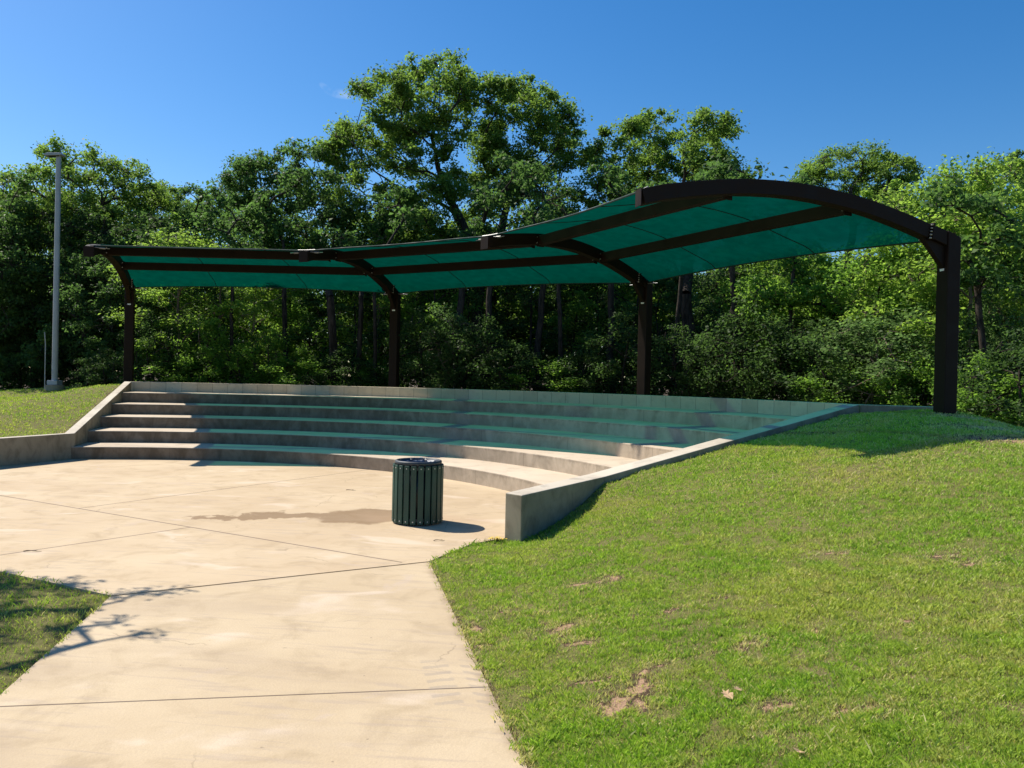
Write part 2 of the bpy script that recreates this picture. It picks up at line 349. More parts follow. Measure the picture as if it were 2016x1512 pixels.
def ground_mat():
    t=NT('lawn_ground');x,y,z=t.xyz()
    n1=t.noise(.7,5,.6,dist=.4);n2=t.noise(9,6,.7);n3=t.noise(70,4,.7)
    c=t.mix(t.ramp(n2,.3,.7),(.105,.11,.03),(.20,.20,.055));c=t.mix(t.math('MULTIPLY',t.ramp(n3,.35,.65),.6),c,(.16,.12,.06))
    c=t.mix(t.math('MULTIPLY',t.ramp(n1,.5,.7),.4),c,(.22,.17,.09))
    at=t.n.new('ShaderNodeAttribute');at.attribute_name='soil'
    n4=t.noise(26,6,.75,dist=.6)
    sv=t.math('ADD',at.outputs['Fac'],t.math('MULTIPLY',t.math('SUBTRACT',n4,.5),1.5))
    dirt=t.mix(t.ramp(sv,.72,1.0),(.065,.042,.026),(.42,.27,.17))
    dirt=t.mix(t.math('MULTIPLY',t.ramp(n3,.4,.7),.4),dirt,(.15,.09,.055))
    s_=t.ramp(sv,.30,.66)
    c=t.mix(s_,c,dirt)
    at2=t.n.new('ShaderNodeAttribute');at2.attribute_name='wood'
    lit=t.mix(t.ramp(n2,.35,.65),(.055,.04,.028),(.11,.08,.05))
    c=t.mix(at2.outputs['Fac'],c,lit)
    return t.fin(t.bsdf(c,.95,t.bump(t.math('ADD',n3,n2),.7,.02),0,.15))
M['ground']=ground_mat()
def grass_mat():
    t=NT('grass_blades');at=t.n.new('ShaderNodeAttribute');at.attribute_name='tint'
    n1=t.noise(.55,4,.6,dist=.5);n2=t.noise(3.2,4,.65)
    g=t.mix(at.outputs['Fac'],(.175,.305,.032),(.43,.59,.08))
    g=t.mix(t.math('MULTIPLY',t.ramp(n1,.42,.68),.40),g,(.58,.50,.17))
    g=t.mix(t.math('MULTIPLY',t.ramp(n2,.5,.72),.42),g,(.60,.48,.24))
    g=t.mix(t.math('MULTIPLY',t.ramp(n2,.28,.42,1.,0.),.35),g,(.16,.25,.03))
    st=t.math('GREATER_THAN',at.outputs['Fac'],.88);g=t.mix(t.math('MULTIPLY',st,.8),g,(.60,.50,.29))
    p=t.bsdf(g,.6,None,0,.3);tr=t.n.new('ShaderNodeBsdfTranslucent');t.set(tr.inputs[0],t.mix(1.,g,(1.5,1.6,.9),'MULTIPLY'))
    a=t.n.new('ShaderNodeMixShader');a.inputs[0].default_value=.35;t.t.links.new(p,a.inputs[1]);t.t.links.new(tr.outputs[0],a.inputs[2])
    return t.fin(a.outputs[0])
M['grass']=grass_mat()

# ------------------------------------------------------------------ big numpy mesh
def np_mesh(name,V,F,mat,parent=None,tint=None,smooth=False,attrs=None):
    me=bpy.data.meshes.new(name);n,k=F.shape
    me.vertices.add(len(V));me.vertices.foreach_set('co',np.ascontiguousarray(V,dtype=np.float32).ravel())
    me.loops.add(n*k);me.loops.foreach_set('vertex_index',np.ascontiguousarray(F,dtype=np.int32).ravel())
    me.polygons.add(n);me.polygons.foreach_set('loop_start',np.arange(0,n*k,k,dtype=np.int32))
    if smooth: me.polygons.foreach_set('use_smooth',np.ones(n,dtype=bool))
    me.update(calc_edges=True)
    if tint is not None:
        a=me.attributes.new('tint','FLOAT','FACE');a.data.foreach_set('value',np.ascontiguousarray(tint,dtype=np.float32))
    for kk,vv in (attrs or {}).items():
        a=me.attributes.new(kk,'FLOAT','POINT');a.data.foreach_set('value',np.ascontiguousarray(vv,dtype=np.float32))
    me.materials.append(mat);o=bpy.data.objects.new(name,me);link(o,parent);return o

# soil patches on the lawn  (x,y,rx,ry,ang)
f_,roll_,pit_=1589.6,.022,-.0074
def at(px,py,D):
    dx,dy=px-1008,py-756;X=dx*cos(roll_)+dy*sin(roll_);Y=-dx*sin(roll_)+dy*cos(roll_)
    ry=f_*cos(pit_)+Y*sin(pit_);rz=-Y*cos(pit_)+f_*sin(pit_);return np.array([X/ry*D,D,CAM_H+rz/ry*D])
def on_ground(px,py):
    lo,hi=2.,14.
    for D in np.arange(2.5,14,.05):
        p=at(px,py,D)
        if p[2]<hz(p[0],p[1]): return p
    return at(px,py,14.)
SOIL=[]
for (px,py,rx,ry,a) in ((1235,1365,48,20,.2),(1200,1395,40,16,-.2),(1255,1400,26,12,.3),(1180,1338,60,5,.15),(1265,1335,30,9,.5),(1300,1310,16,7,.8),(1010,1205,32,5,0),(1075,1207,20,5,.1),(1110,1235,60,11,.3),(1075,1262,30,8,.4),(1135,1268,34,7,0),(1440,1282,44,6,.1),(1485,1276,18,6,.2),(1150,1152,45,5,.1),(1205,1140,25,7,.6),(1340,1200,22,6,.2),(1250,1215,14,9,.8),(1510,1400,34,12,.1),(1530,1450,26,10,.1),(1700,1415,40,8,.1),(1780,1225,26,5,.1),(1870,1095,40,6,.2),(1905,1110,30,7,.3),(1640,1090,28,5,.1),(930,1240,14,16,.5),(945,1275,14,16,.5),(975,1395,12,20,.6),(1420,1180,18,5,0),(1600,1240,16,4,0)):
    p=on_ground(px,py);m=p[1]/1590.;SOIL.append((p[0],p[1],max(rx*m,.03),max(ry*m*2.2,.025),a))
for (px,py,rx,ry) in ((1868,815,.35,.18),(1915,824,.6,.3),(1960,844,.75,.35),(2012,868,.9,.38)):
    p=on_ground(px,py);SOIL.append((p[0],p[1],rx,ry,-.25))
_vt=np.random.default_rng(3).random((256,256))
def vnoise(X,Y,sc,off=0.):
    x=np.asarray(X)*sc+off+500.;y=np.asarray(Y)*sc+off*1.7+500.;xi=np.floor(x).astype(int);yi=np.floor(y).astype(int);fx=x-xi;fy=y-yi
    fx=fx*fx*(3-2*fx);fy=fy*fy*(3-2*fy);a=_vt[xi%256,yi%256];b=_vt[(xi+1)%256,yi%256];c=_vt[xi%256,(yi+1)%256];d=_vt[(xi+1)%256,(yi+1)%256]
    return (a*(1-fx)+b*fx)*(1-fy)+(c*(1-fx)+d*fx)*fy
def fbm(X,Y,sc,o=3,off=0.):
    v=0;w_=1.;t_=0
    for k in range(o): v=v+w_*vnoise(X,Y,sc*2**k,off+13.7*k);t_+=w_;w_*=.55
    return v/t_
def soil_at(X,Y):
    wx=(fbm(X,Y,7,3,1.)-.5)*.26;wy=(fbm(X,Y,7,3,9.)-.5)*.26
    s=np.zeros_like(X)
    wob=(fbm(X,Y,16,3,4.)-.5)*1.1
    for cx,cy,rx,ry,a in SOIL:
        c,s_=cos(a),sin(a);u=((X+wx-cx)*c+(Y+wy-cy)*s_)/rx;v=(-(X+wx-cx)*s_+(Y+wy-cy)*c)/ry
        s=np.maximum(s,np.clip(1.45-np.sqrt(u*u+v*v)+wob,0,1))
    # trodden strip along the path and walls
    e=pdist(X,Y,SWR,False);s=np.maximum(s,np.clip(.95-e/.07+wob*1.2,0,1)*.8)
    e=pdist(X,Y,[LW[1][1],LW[2][1]],False);s=np.maximum(s,np.clip(1.-e/.30+wob,0,1)*.9)
    e=pdist(X,Y,[RW2[0][1],RW2[1][1]],False);s=np.maximum(s,np.clip(.9-e/.2+wob,0,1)*.8)
    return s
def halo_at(X,Y):
    s=np.zeros_like(X)
    for cx,cy,rx,ry,a in SOIL[:-4]:
        c,s_=cos(a),sin(a);rx=rx*1.5+.10;ry=ry*1.8+.12;u=((X-cx)*c+(Y-cy)*s_)/rx;v=(-(X-cx)*s_+(Y-cy)*c)/ry
        s=np.maximum(s,np.clip(1.3-np.sqrt(u*u+v*v),0,1))
    return s
WOODLINE=[(-60,27.0),(-20,27.2),(-14.5,27),(-12.6,25.6),(-11.6,24.2),(-3,25.0),(3.5,22.2),(6.8,17.2),(8.6,14.3),(9.6,12.9),(11.5,12.0),(16,10),(60,4)]
_wx,_wy=zip(*WOODLINE)
def wood_at(X,Y): return np.clip((Y-np.interp(X,_wx,_wy))/.8+.5,0,1)

# ground sheet
xa=np.unique(np.r_[axis(-13.5,11.,.1,-400,400),np.arange(-.4,4.6,.035)].round(4));ya=np.unique(np.r_[axis(2.,24.5,.1,-300,500),np.arange(3.2,8.2,.04)].round(4))
X,Y=np.meshgrid(xa,ya);Z=ground_z(X,Y)
nx_,ny_=len(xa),len(ya);idx=np.arange(nx_*ny_).reshape(ny_,nx_)
F=np.stack([idx[:-1,:-1],idx[:-1,1:],idx[1:,1:],idx[1:,:-1]],-1).reshape(-1,4)
g=np_mesh('ground',np.stack([X,Y,Z],-1).reshape(-1,3),F,M['ground'],smooth=True,attrs={'soil':soil_at(X,Y).ravel(),'wood':wood_at(X,Y).ravel()})
tag(g,kind='structure')

# grass blades
def make_grass():
    P=[]
    def wedge(n,D0,D1,t0,t1):
        D=D0*(D1/D0)**rng.random(n);a=t0+(t1-t0)*rng.random(n);return np.stack([a*D,D],-1)
    P.append(wedge(880000,2.9,14.5,-.15,.76));P.append(wedge(60000,3.0,8.5,-.95,-.30));P.append(wedge(90000,13,27,-.78,-.36));P.append(wedge(30000,9,20,.45,.8));P.append(wedge(160000,2.2,13,.76,1.9));P.append(wedge(50000,1.5,2.9,-1.3,1.6));P.append(wedge(25000,3,8,-1.6,-.95))
    P=np.concatenate(P);X,Y=P[:,0],P[:,1]
    ok=~(inpoly(X,Y,plaza_poly)|inpoly(X,Y,side_poly)|inpoly(X,Y,seat_poly))
    eL=np.minimum(pdist(X,Y,SWR+[],False),pdist(X,Y,SWL,False));eL=np.minimum(eL,pdist(X,Y,PLAZA,False));eL=np.minimum(eL,pdist(X,Y,[(-8.6,9.35),(-4.73,7.5),(-3.33,6.77)],False))
    spill=(eL<.065*(.5+.5*np.sin(X*31+Y*17)*np.sin(Y*43-X*9))*rng.random(len(X))**.6)&~inpoly(X,Y,seat_poly)
    ok|=spill
    ok&=~((X>5.9)&(X<7.5)&(pdist(X,Y,[(6.23,14.5),(7.31,13.84)],False)<.13))
    ok&=wood_at(X,Y)<.45
    s=soil_at(X,Y);hl=halo_at(X,Y)*(.5+.5*np.sin(X*14+2*np.sin(Y*19))*np.sin(Y*21+X*4));ok&=(rng.random(len(X))>.35*hl);s=s*(.55+.75*rng.random(len(X)));ok&=(rng.random(len(X))>np.clip(s*1.35-.25,0,.86))
    # clumpiness
    cl=np.clip((fbm(X,Y,2.2,3,2.)-.5)*2.2+.5,0,1);cl2=np.clip((fbm(X,Y,11,2,6.)-.5)*3.2+.5,0,1)
    ok&=(rng.random(len(X))<.28+.62*cl2+.25*cl)
    X,Y,cl,cl2,s,hl=X[ok],Y[ok],cl[ok],cl2[ok],s[ok],hl[ok];n=len(X);D=np.hypot(X,Y);Zg=height(X,Y);Zg=np.where(inpoly(X,Y,plaza_poly)|inpoly(X,Y,side_poly),np.maximum(Zg,-.004),Zg)
    k=np.clip(D/5.,.75,4.5)
    h=(.012+.020*rng.random(n)**1.3)*(.55+.4*cl+.55*cl2)*np.clip(.8+.12*k,1,1.35)*(1-.45*s)
    tall=rng.random(n)<.004;h=np.where(tall,h*2.2,h)
    w=.0021*k*(.7+.6*rng.random(n));az=rng.random(n)*2*pi;lean=h*(.25+.9*rng.random(n));la=rng.random(n)*2*pi
    V=np.zeros((n,4,3));ax,ay=np.cos(az),np.sin(az)
    V[:,0]=np.stack([X-ax*w,Y-ay*w,Zg-.006],-1);V[:,1]=np.stack([X+ax*w,Y+ay*w,Zg-.006],-1)
    mx,my=X+np.cos(la)*lean*.45,Y+np.sin(la)*lean*.45
    V[:,2]=np.stack([mx+ax*w*.75,my+ay*w*.75,Zg+h*.62],-1);V[:,3]=np.stack([X+np.cos(la)*lean,Y+np.sin(la)*lean,Zg+h],-1)
    F=np.arange(n*4).reshape(n,4)
    # quad 0,1,2,3
    dry=np.clip((fbm(X,Y,.55,3,21.)-.40)*2.6,0,1)*np.clip((X-.5)/3.5,.15,1)+.25*np.clip((fbm(X,Y,4.5,2,31.)-.5)*4,0,1);dead=rng.random(n)<np.clip(s*1.4+hl*.55+.38*dry+.05,0,.8);ti=np.where(dead,.89+.1*rng.random(n),np.clip(rng.random(n)*.62+.3*cl2*rng.random(n),0,.86))
    o=np_mesh('grass',V.reshape(-1,3),F,M['grass'],tint=ti)
    tag(o,'short mown green and straw coloured grass on the banks','grass',kind='stuff')
make_grass()

# ------------------------------------------------------------------ slabs
def slab(name,poly,zt,th,mat,label,cat=None):
    from mathutils.geometry import delaunay_2d_cdt
    from mathutils import Vector as V2
    n=len(poly);vv,ee,ff,*_r=delaunay_2d_cdt([V2(p) for p in poly],[],[list(range(n))],1,1e-5)
    vv=[(v.x,v.y) for v in vv];m=len(vv)
    def ccw(f): return f if sum(vv[f[i]][0]*vv[f[(i+1)%len(f)]][1]-vv[f[(i+1)%len(f)]][0]*vv[f[i]][1] for i in range(len(f)))>0 else f[::-1]
    T=[ccw(list(f)) for f in ff];F=T+[[i+m for i in f[::-1]] for f in T];ec={}
    for f in T:
        for i in range(len(f)): ec[(f[i],f[(i+1)%len(f)])]=1
    F+=[[a,b_][::-1]+[a+m,b_+m] for (a,b_) in ec if (b_,a) not in ec]
    o=mesh_obj(name,[(*v,zt) for v in vv]+[(*v,zt-th) for v in vv],F,mat);tag(o,label,kind='structure');return o
slab('plaza',plaza_poly,0.,.05,M['plaza'],'pale tan concrete stage floor with saw cut joints')
d=np.array([.035,.02])
sp2=[(SWL[0][0]+.004,SWL[0][1]-.022)]+SWL[1:]+SWR[:0:-1]+[(SWR[0][0]+.004,SWR[0][1]-.022)]
slab('sidewalk',sp2,-.004,.05,M['walk'],'cream concrete walk leading to the stage floor')

# ------------------------------------------------------------------ seating
seat=empty('concrete_seating',(CX,CY+R0,0),label='five curved concrete seating tiers rising behind the stage floor',cat='seating tiers')
for k in range(5):
    Ra,Rb=RT[k],RT[k+1]+.06 if k<4 else RT[5]+.05
    zt=(k+1)*RIS;n=110;c=.018
    prof=[(Ra,-.1),(Ra,zt-c),(Ra+.35*c,zt-.3*c),(Ra+c,zt),(Rb,zt),(Rb,-.1)]
    V=[];F=[]
    for i in range(n+1):
        t=i/n
        for (R,z) in prof:
            rr=min(max(R,R0),RT[5]);a=wall_ang(RW,rr);b=wall_ang(LW,rr);an=a+(b-a)*t
            V.append((CX+R*cos(an),CY+R*sin(an),z))
    m=len(prof)
    for i in range(n):
        for j in range(m): F.append([i*m+j,(i+1)*m+j,(i+1)*m+(j+1)%m,i*m+(j+1)%m])
    F.append(list(range(m)));F.append([n*m+j for j in range(m)][::-1])
    V=[(x-CX,y-CY-R0,z) for x,y,z in V]
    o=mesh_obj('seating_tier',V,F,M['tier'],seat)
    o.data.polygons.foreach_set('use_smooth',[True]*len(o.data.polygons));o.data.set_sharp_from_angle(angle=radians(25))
# back block wall
V=[];F=[];n=120;aa,bb=wall_ang(RW,RT[5])+.004,wall_ang(LW,RT[5])-.004
for i in range(n+1):
    an=aa+(bb-aa)*i/n
    for (R,z) in ((RT[5],5*RIS-.05),(RT[5],ZW-.006),(RT[5]+.006,ZW),(RT[5]+.194,ZW),(RT[5]+.2,ZW-.006),(RT[5]+.2,.4)):
        V.append((CX+R*cos(an),CY+R*sin(an),z))
for i in range(n):
    for j in range(6): F.append([i*6+j,(i+1)*6+j,(i+1)*6+(j+1)%6,i*6+(j+1)%6])
F.append(list(range(6)));F.append([n*6+j for j in range(6)][::-1])
o=mesh_obj('block_wall',V,F,M['block']);tag(o,'low curved block wall closing the top tier of the seating','wall')
def strip_wall(name,W,mat,label,zb=-.12,sub=6):
    V=[];F=[]
    for (i,o_,z) in W: V+=[(*i,zb),(*i,z),(*o_,z),(*o_,zb)]
    for k in range(len(W)-1):
        for j in range(4): F.append([k*4+j,(k+1)*4+j,(k+1)*4+(j+1)%4,k*4+(j+1)%4])
    F.append([0,1,2,3]);m=(len(W)-1)*4;F.append([m+3,m+2,m+1,m])
    o=mesh_obj(name,V,F,mat,bevel=.012);tag(o,label,'wall');return o
strip_wall('retaining_wall',RW,M['wall'],'sloping concrete cheek wall beside the right lawn bank with square cut front end')
strip_wall('retaining_wall',RW2,M['wall'],'short level concrete wall stub running toward the rightmost canopy post',zb=.9)
strip_wall('retaining_wall',LW,M['wall'],'sloping concrete cheek wall at the left end of the seating tiers')

# ------------------------------------------------------------------ canopy
BT=[(5.36,4.66),(5.03,4.75),(4.6,4.825),(4.22,4.88),(3.85,4.925),(3.55,4.945),(3.2,4.955),(2.86,4.95),(2.5,4.925),(2.16,4.885),(1.85,4.84),(1.5,4.775),(1.15,4.69),(.8,4.595),(.45,4.49)]
_bl=np.array([b[0] for b in BT][::-1]);_bz=np.array([b[1] for b in BT][::-1])
def btop(L): return float(np.interp(L,_bl,_bz))
can=empty('shade_canopy',(CCX+RP*cos(A0+1.5*DA),CCY+RP*sin(A0+1.5*DA),1.3),label='green fabric shade canopy on four dark brown cantilever posts over the seating',cat='canopy')
CO=np.array(can.location)
def U(i): a=A0+i*DA;return np.array([cos(a),sin(a),0.])
def bpt(i,L,z,lat=0.):
    u=U(i);n=np.array([-u[1],u[0],0.]);return np.array([CCX,CCY,0.])+u*(RP-L)+n*lat+np.array([0,0,z])-CO
up=np.array([0,0,1.])
gz=[1.42,1.2,1.2,1.2]
for i in range(4):
    u=U(i);nrm=np.array([-u[1],u[0],0.]);o=np.array([CCX,CCY,0.])+u*RP-CO
    mb=MB();hw=.122
    mb.prism([(-hw,gz[i]-.3),(-hw,4.30),(hw,4.40),(hw,gz[i]-.3)],o,-u,up,nrm,-hw,hw)
    post=mb.build('post',M['brown'],can,bevel=.014)
    mb=MB();mb.box(o+np.array([0,0,gz[i]+.0]),(.2,.2,.012),(u,nrm,up));mb.build('base_plate',M['brown'],post)
    mb=MB();mb.prism([(hw,4.16),(hw,4.398),(.40,4.475),(.44,4.262)],o,-u,up,nrm,-.105,.105);mb.build('knee_arm',M['brown'],can,bevel=.012)
    mb=MB();mb.prism([(hw,3.80),(hw,4.16),(.43,4.262),(.55,4.285)],o,-u,up,nrm,-.05,.05);mb.build('gusset',M['brown'],can,bevel=.006)
    mb=MB()
    # splice flange and bolts
    mb.prism([(.41,4.235),(.385,4.50),(.41,4.505),(.435,4.24)],o,-u,up,nrm,-.135,.135);mb.build('splice_flange',M['brown'],can)
    for q in range(5):
        for sg in(-1,1):
            c=o-u*(.425-.006*q)+up*(4.26+.052*q)+nrm*sg*.118
            mb=MB();mb.tube([c-u*.02,c-u*.05],.013,6);mb.build('bolt',M['bolt'],can)
    # arched beam
    pts=[(L,z) for L,z in BT[::-1]];pts=[(.42,4.478)]+pts[1:]
    V=[];F=[]
    for a,(L,z) in enumerate(pts):
        p0=pts[max(a-1,0)];p1=pts[min(a+1,len(pts)-1)];t=np.array([p1[0]-p0[0],p1[1]-p0[1]]);t/=np.linalg.norm(t);nn=np.array([-t[1],t[0]])
        dep=.225
        for (dz,lt) in ((0,-.098),(0,.098),(-dep,.098),(-dep,-.098)):
            V.append(o-u*(L+nn[0]*dz)+up*(z+nn[1]*dz)+nrm*lt)
    for a in range(len(pts)-1):
        for j in range(4): F.append([a*4+j,a*4+(j+1)%4,(a+1)*4+(j+1)%4,(a+1)*4+j])
    m=(len(pts)-1)*4;F.append([3,2,1,0]);F.append([m,m+1,m+2,m+3])
    beam=mesh_obj('arched_beam',V,F,M['brown'],can,bevel=.010)
    mb=MB();mb.box(o-u*5.367+up*(4.548),(.004,.106,.122),(u,nrm,up));mb.build('end_cap',M['brown'],beam)
    # keder rail and bolts along the beam top
    for sg in(-1,1):
        if (i==0 and sg==-1) or (i==3 and sg==1): continue
        mb=MB();mb.tube([bpt(i,L,z+.006,sg*.085) for L,z in pts],.010,6);mb.build('edge_rail',M['galv'] if False else M['brown'],beam)
        for L,end in ((5.22,'f'),(.10,'r')):
            mb=MB();c=bpt(i,L,btop(max(L,.45))+(-.02 if end=='f' else -.22),sg*.10)
            w_=nrm*sg
            mb.tube([c,c+w_*.10-up*.015],.014,6);mb.tube([c+w_*.10-up*.015,c+w_*.22-up*.02],.022,6);mb.tube([c+w_*.22-up*.02,c+w_*.31-up*.02],.009,6)
            if end=='f': mb.tube([c+up*.04-w_*.1,c+up*.045+w_*.12],.012,6)
            mb.build('turnbuckle',M['galv'],can)
    for La in (3.88,1.80):
        for sg in(-1,1):
            if (i==0 and sg==-1) or (i==3 and sg==1): continue
            for q in(-.06,.06):
                c=bpt(i,La+.10,btop(La)-.135+q,sg*.098);mb=MB();mb.tube([c,c+nrm*sg*.022],.013,6);mb.build('bolt',M['bolt'],beam)
    mb=MB();mb.box(o-u*(hw+.002)+up*3.80+nrm*.0,(.002,.045,.032),(u,nrm,up));mb.build('label_plate',M['white'],post)
for i in range(3):
    for La in (3.88,1.80):
        a=bpt(i,La,btop(La)-.045,.10);b=bpt(i+1,La,btop(La)-.045,-.10);d=b-a;Ln=np.linalg.norm(d);d/=Ln;s_=np.cross(up,d)
        # tangent tilt so that the purlin sits square to the cloth
        mb=MB();mb.box((a+b)/2-up*.10,(Ln/2,.065,.10),(d,s_,up));mb.build('purlin',M['brown'],can,bevel=.008)
        for e_,sg in((a,1),(b,-1)):
            mb=MB();mb.box(e_-up*.10+d*sg*.012,(.010,.085,.125),(d,s_,up));mb.build('purlin_plate',M['brown'],can)
    ns,nt=40,36;V=np.zeros((ns+1,nt+1,3))
    for a in range(ns+1):
        s=a/ns;q=4*s*(1-s);Lf=5.22-.28*q;Lr=.06+.12*q
        for b in range(nt+1):
            t=b/nt;L=Lr+(Lf-Lr)*t;zt=np.interp(L,[.0,.25]+list(_bl[0:]),[4.24,4.40]+list(_bz[0:]))
            p=(bpt(i,L,zt+.008,.07)*(1-s)+bpt(i+1,L,zt+.008,-.07)*s)
            sag=.05*q*sin(pi*min(1,max(0,(L-.3)/1.5)))+.05*q*(1 if L>3.9 else 0)*sin(pi*min(1,(L-3.9)/1.4))
            p[2]+=-sag*.8+ .0
            V[a,b]=p
    idx=np.arange((ns+1)*(nt+1)).reshape(ns+1,nt+1)
    F=np.stack([idx[:-1,:-1],idx[1:,:-1],idx[1:,1:],idx[:-1,1:]],-1).reshape(-1,4)
    fab=np_mesh('fabric_panel',V.reshape(-1,3),F,M['fabric'],can,smooth=True)
    for s in (1/3,2/3):
        a=int(round(s*ns));mb=MB();mb.tube([V[a,b]-up*.004 for b in range(nt+1)],.009,5);mb.build('seam',M['seam'],fab)
    for b_ in (0,nt):
        mb=MB();mb.tube([V[a,b_]-up*.003 for a in range(ns+1)],.016,6);mb.build('hem_cable',M['seam'],fab)

# ------------------------------------------------------------------ litter bin
bx,by,br=-1.193,10.486,.328
binr=empty('litter_bin',(bx,by,0),label='round green slatted litter bin standing on the concrete stage floor',cat='litter bin')
mb=MB();NS=22
for k in range(NS):
    a=2*pi*k/NS+.08;e=np.array([cos(a),sin(a),0]);t=np.array([-sin(a),cos(a),0])
    h=.760;mb.prism([(-.035,.022),(.035,.022),(.035,h-.012),(.029,h),(-.029,h),(-.035,h-.012)],e*(br-.024),t,up,e,0,.024)
sl=mb.build('slat_ring',M['slat'],binr,bevel=.004,seg=2)
for k in range(NS):
    a=2*pi*k/NS+.08;e=np.array([cos(a),sin(a),0])
    for z in (.055,.725): mb=MB();mb.tube([e*(br-.002)+up*z,e*(br+.005)+up*z],.009,6);mb.build('bolt',M['bolt'],sl)
def ring(mb,prof,n=48):
    b0=len(mb.V);m=len(prof)
    for k in range(n):
        a=2*pi*k/n
        for R,z in prof: mb.V.append((R*cos(a),R*sin(a),z))
    for k in range(n):
        for j in range(m): mb.F.append([b0+k*m+j,b0+((k+1)%n)*m+j,b0+((k+1)%n)*m+(j+1)%m,b0+k*m+(j+1)%m])
for z in(.05,.70):
    mb=MB();ring(mb,[(br-.030,z),(br-.030,z+.04),(br-.036,z+.04),(br-.036,z)]);mb.build('frame_band',M['slat2'],binr)
mb=MB();ring(mb,[(.300,.755),(.305,.790),(.300,.806),(.285,.812),(.268,.806),(.262,.78),(.262,.755)]);mb.build('rim',M['slat2'],binr,smooth=True)
mb=MB();ring(mb,[(.262,.79),(.250,.03),(.0005,.03),(.0005,.036),(.245,.036),(.256,.79)]);ln=mb.build('liner',M['liner'],binr,smooth=True)
# crumpled bag folded over the liner
mb=MB();n=72;pr=[(.258,.775),(.254,.785),(.246,.775),(.238,.70),(.20,.64),(.12,.62),(.001,.61)]
for k in range(n):
    a=2*pi*k/n
    for j,(R,z) in enumerate(pr):
        w_=(.010*sin(a*9+j)+.008*sin(a*17+2*j))*(j>1);mb.V.append(((R+w_)*cos(a),(R+w_)*sin(a),z+w_*1.5))
m=len(pr)
for k in range(n):
    for j in range(m-1): mb.F.append([k*m+j,((k+1)%n)*m+j,((k+1)%n)*m+j+1,k*m+j+1])
mb.build('bin_bag',M['bag'],binr,smooth=True)
mb=MB();mb.box((.0,.285,.812),(.022,.010,.004));mb.build('catch',M['white'],binr)

# ------------------------------------------------------------------ lamp
lx,ly=-14.16,25.;lz=hz(lx,ly)
lamp=empty('street_lamp',(lx,ly,lz),label='tall grey lamp pole with flat head behind the left lawn bank',cat='street lamp')
mb=MB();mb.tube([(0,0,-.3),(0,0,.12)],.27,24);mb.build('footing',M['wall'],lamp)
mb=MB();mb.box((0,0,.20),(.16,.16,.07));mb.build('base_cover',M['pole'],lamp,bevel=.02)
mb=MB();H=8.45-lz;mb.tube([(0,0,.2),(0,0,H*.5),(0,0,H)],[.088,.080,.072],12);mb.build('pole',M['pole'],lamp,smooth=False)
mb=MB();mb.prism([(-.36,.0),(.14,.0),(.16,.03),(.13,.07),(-.28,.095),(-.38,.045)],(0,-.02,H-.01),(1,0,.06),(0,0,1),(0,1,0),-.14,.14);hd=mb.build('lamp_head',M['pole'],lamp,bevel=.01)
mb=MB();mb.box((-.12,-.02,H-.022),(.17,.10,.006));mb.build('lens',M['slat2'],hd)
mb=MB();mb.tube([(-.22,-.15,-.2),(-.22,-.15,1.35),(-.25,-.15,1.75)],.014,8)
st=mb.build('conduit_stake',M['pole']);st.location=(lx,ly,lz);tag(st,'thin grey conduit stake beside the foot of the lamp pole','stake')

# ------------------------------------------------------------------ small things on the ground
def flower():
    x,y=-.135,9.38;r=empty('yellow_flower_clump',(x,y,0),label='small clump of yellow flowers at the lawn tip by the wall end',cat='flowers')
    mb=MB()
    for k in range(26):
        a=random.random()*2*pi;R=random.random()*.10;c=np.array([cos(a)*R*1.3,sin(a)*R*.5,.015+random.random()*.03])
        for q in range(5):
            b=q*2*pi/5+k;mb.add([c,c+np.array([cos(b)*.013,sin(b)*.013,.004]),c+np.array([cos(b+.7)*.018,sin(b+.7)*.018,.006]),c+np.array([cos(b+1.2)*.011,sin(b+1.2)*.011,.003])],[[0,1,2,3]])
    mb.build('petals',M['yellow'],r)
    mb=MB()
    for k in range(24):
        a=random.random()*2*pi;R=random.random()*.12;mb.tube([(cos(a)*R*1.2,sin(a)*R*.5,-.01),(cos(a)*R*1.3,sin(a)*R*.6,.02+.02*random.random())],[.003,.001],4)
    mb.build('stems',M['shrub'],r)
flower()
def dry_leaf(x,y,s,rz,lab,onlawn=True):
    V=[];F=[];prof=[(0,-.5,0),(.22,-.3,.05),(.40,-.05,.10),(.22,.08,.03),(.34,.3,.12),(.1,.32,.02),(0,.55,.06)]
    L=[(p[0],p[1],p[2]) for p in prof];Rr=[(-p[0],p[1]*.95,p[2]*1.3) for p in prof[1:-1]][::-1]
    pts=L+Rr;V=[(0,0,.01)]+pts;n=len(pts);F=[[0,1+i,1+(i+1)%n] for i in range(n)]
    V=[(a*s,b*s,c*s+.004) for a,b,c in V]
    o=mesh_obj('dry_leaf',V,F,M['dryleaf']);m=o.modifiers.new('s','SOLIDIFY');m.thickness=.0015
    o.location=(x,y,(hz(x,y)+.03 if onlawn else .004));o.rotation_euler=(.25,-.2,rz);tag(o,lab,'leaf');return o
_p=on_ground(1432,1388);dry_leaf(_p[0],_p[1],.085,.4,'curled tan dry leaf in the lawn beside the bare soil, larger of a pair')
dry_leaf(_p[0]+.07,_p[1]+.05,.06,1.9,'smaller tan dry leaf touching the larger curled leaf in the lawn')
_p=on_ground(1572,1495);dry_leaf(_p[0],_p[1],.07,2.6,'tan dry leaf on the lawn at the bottom edge of the photo')
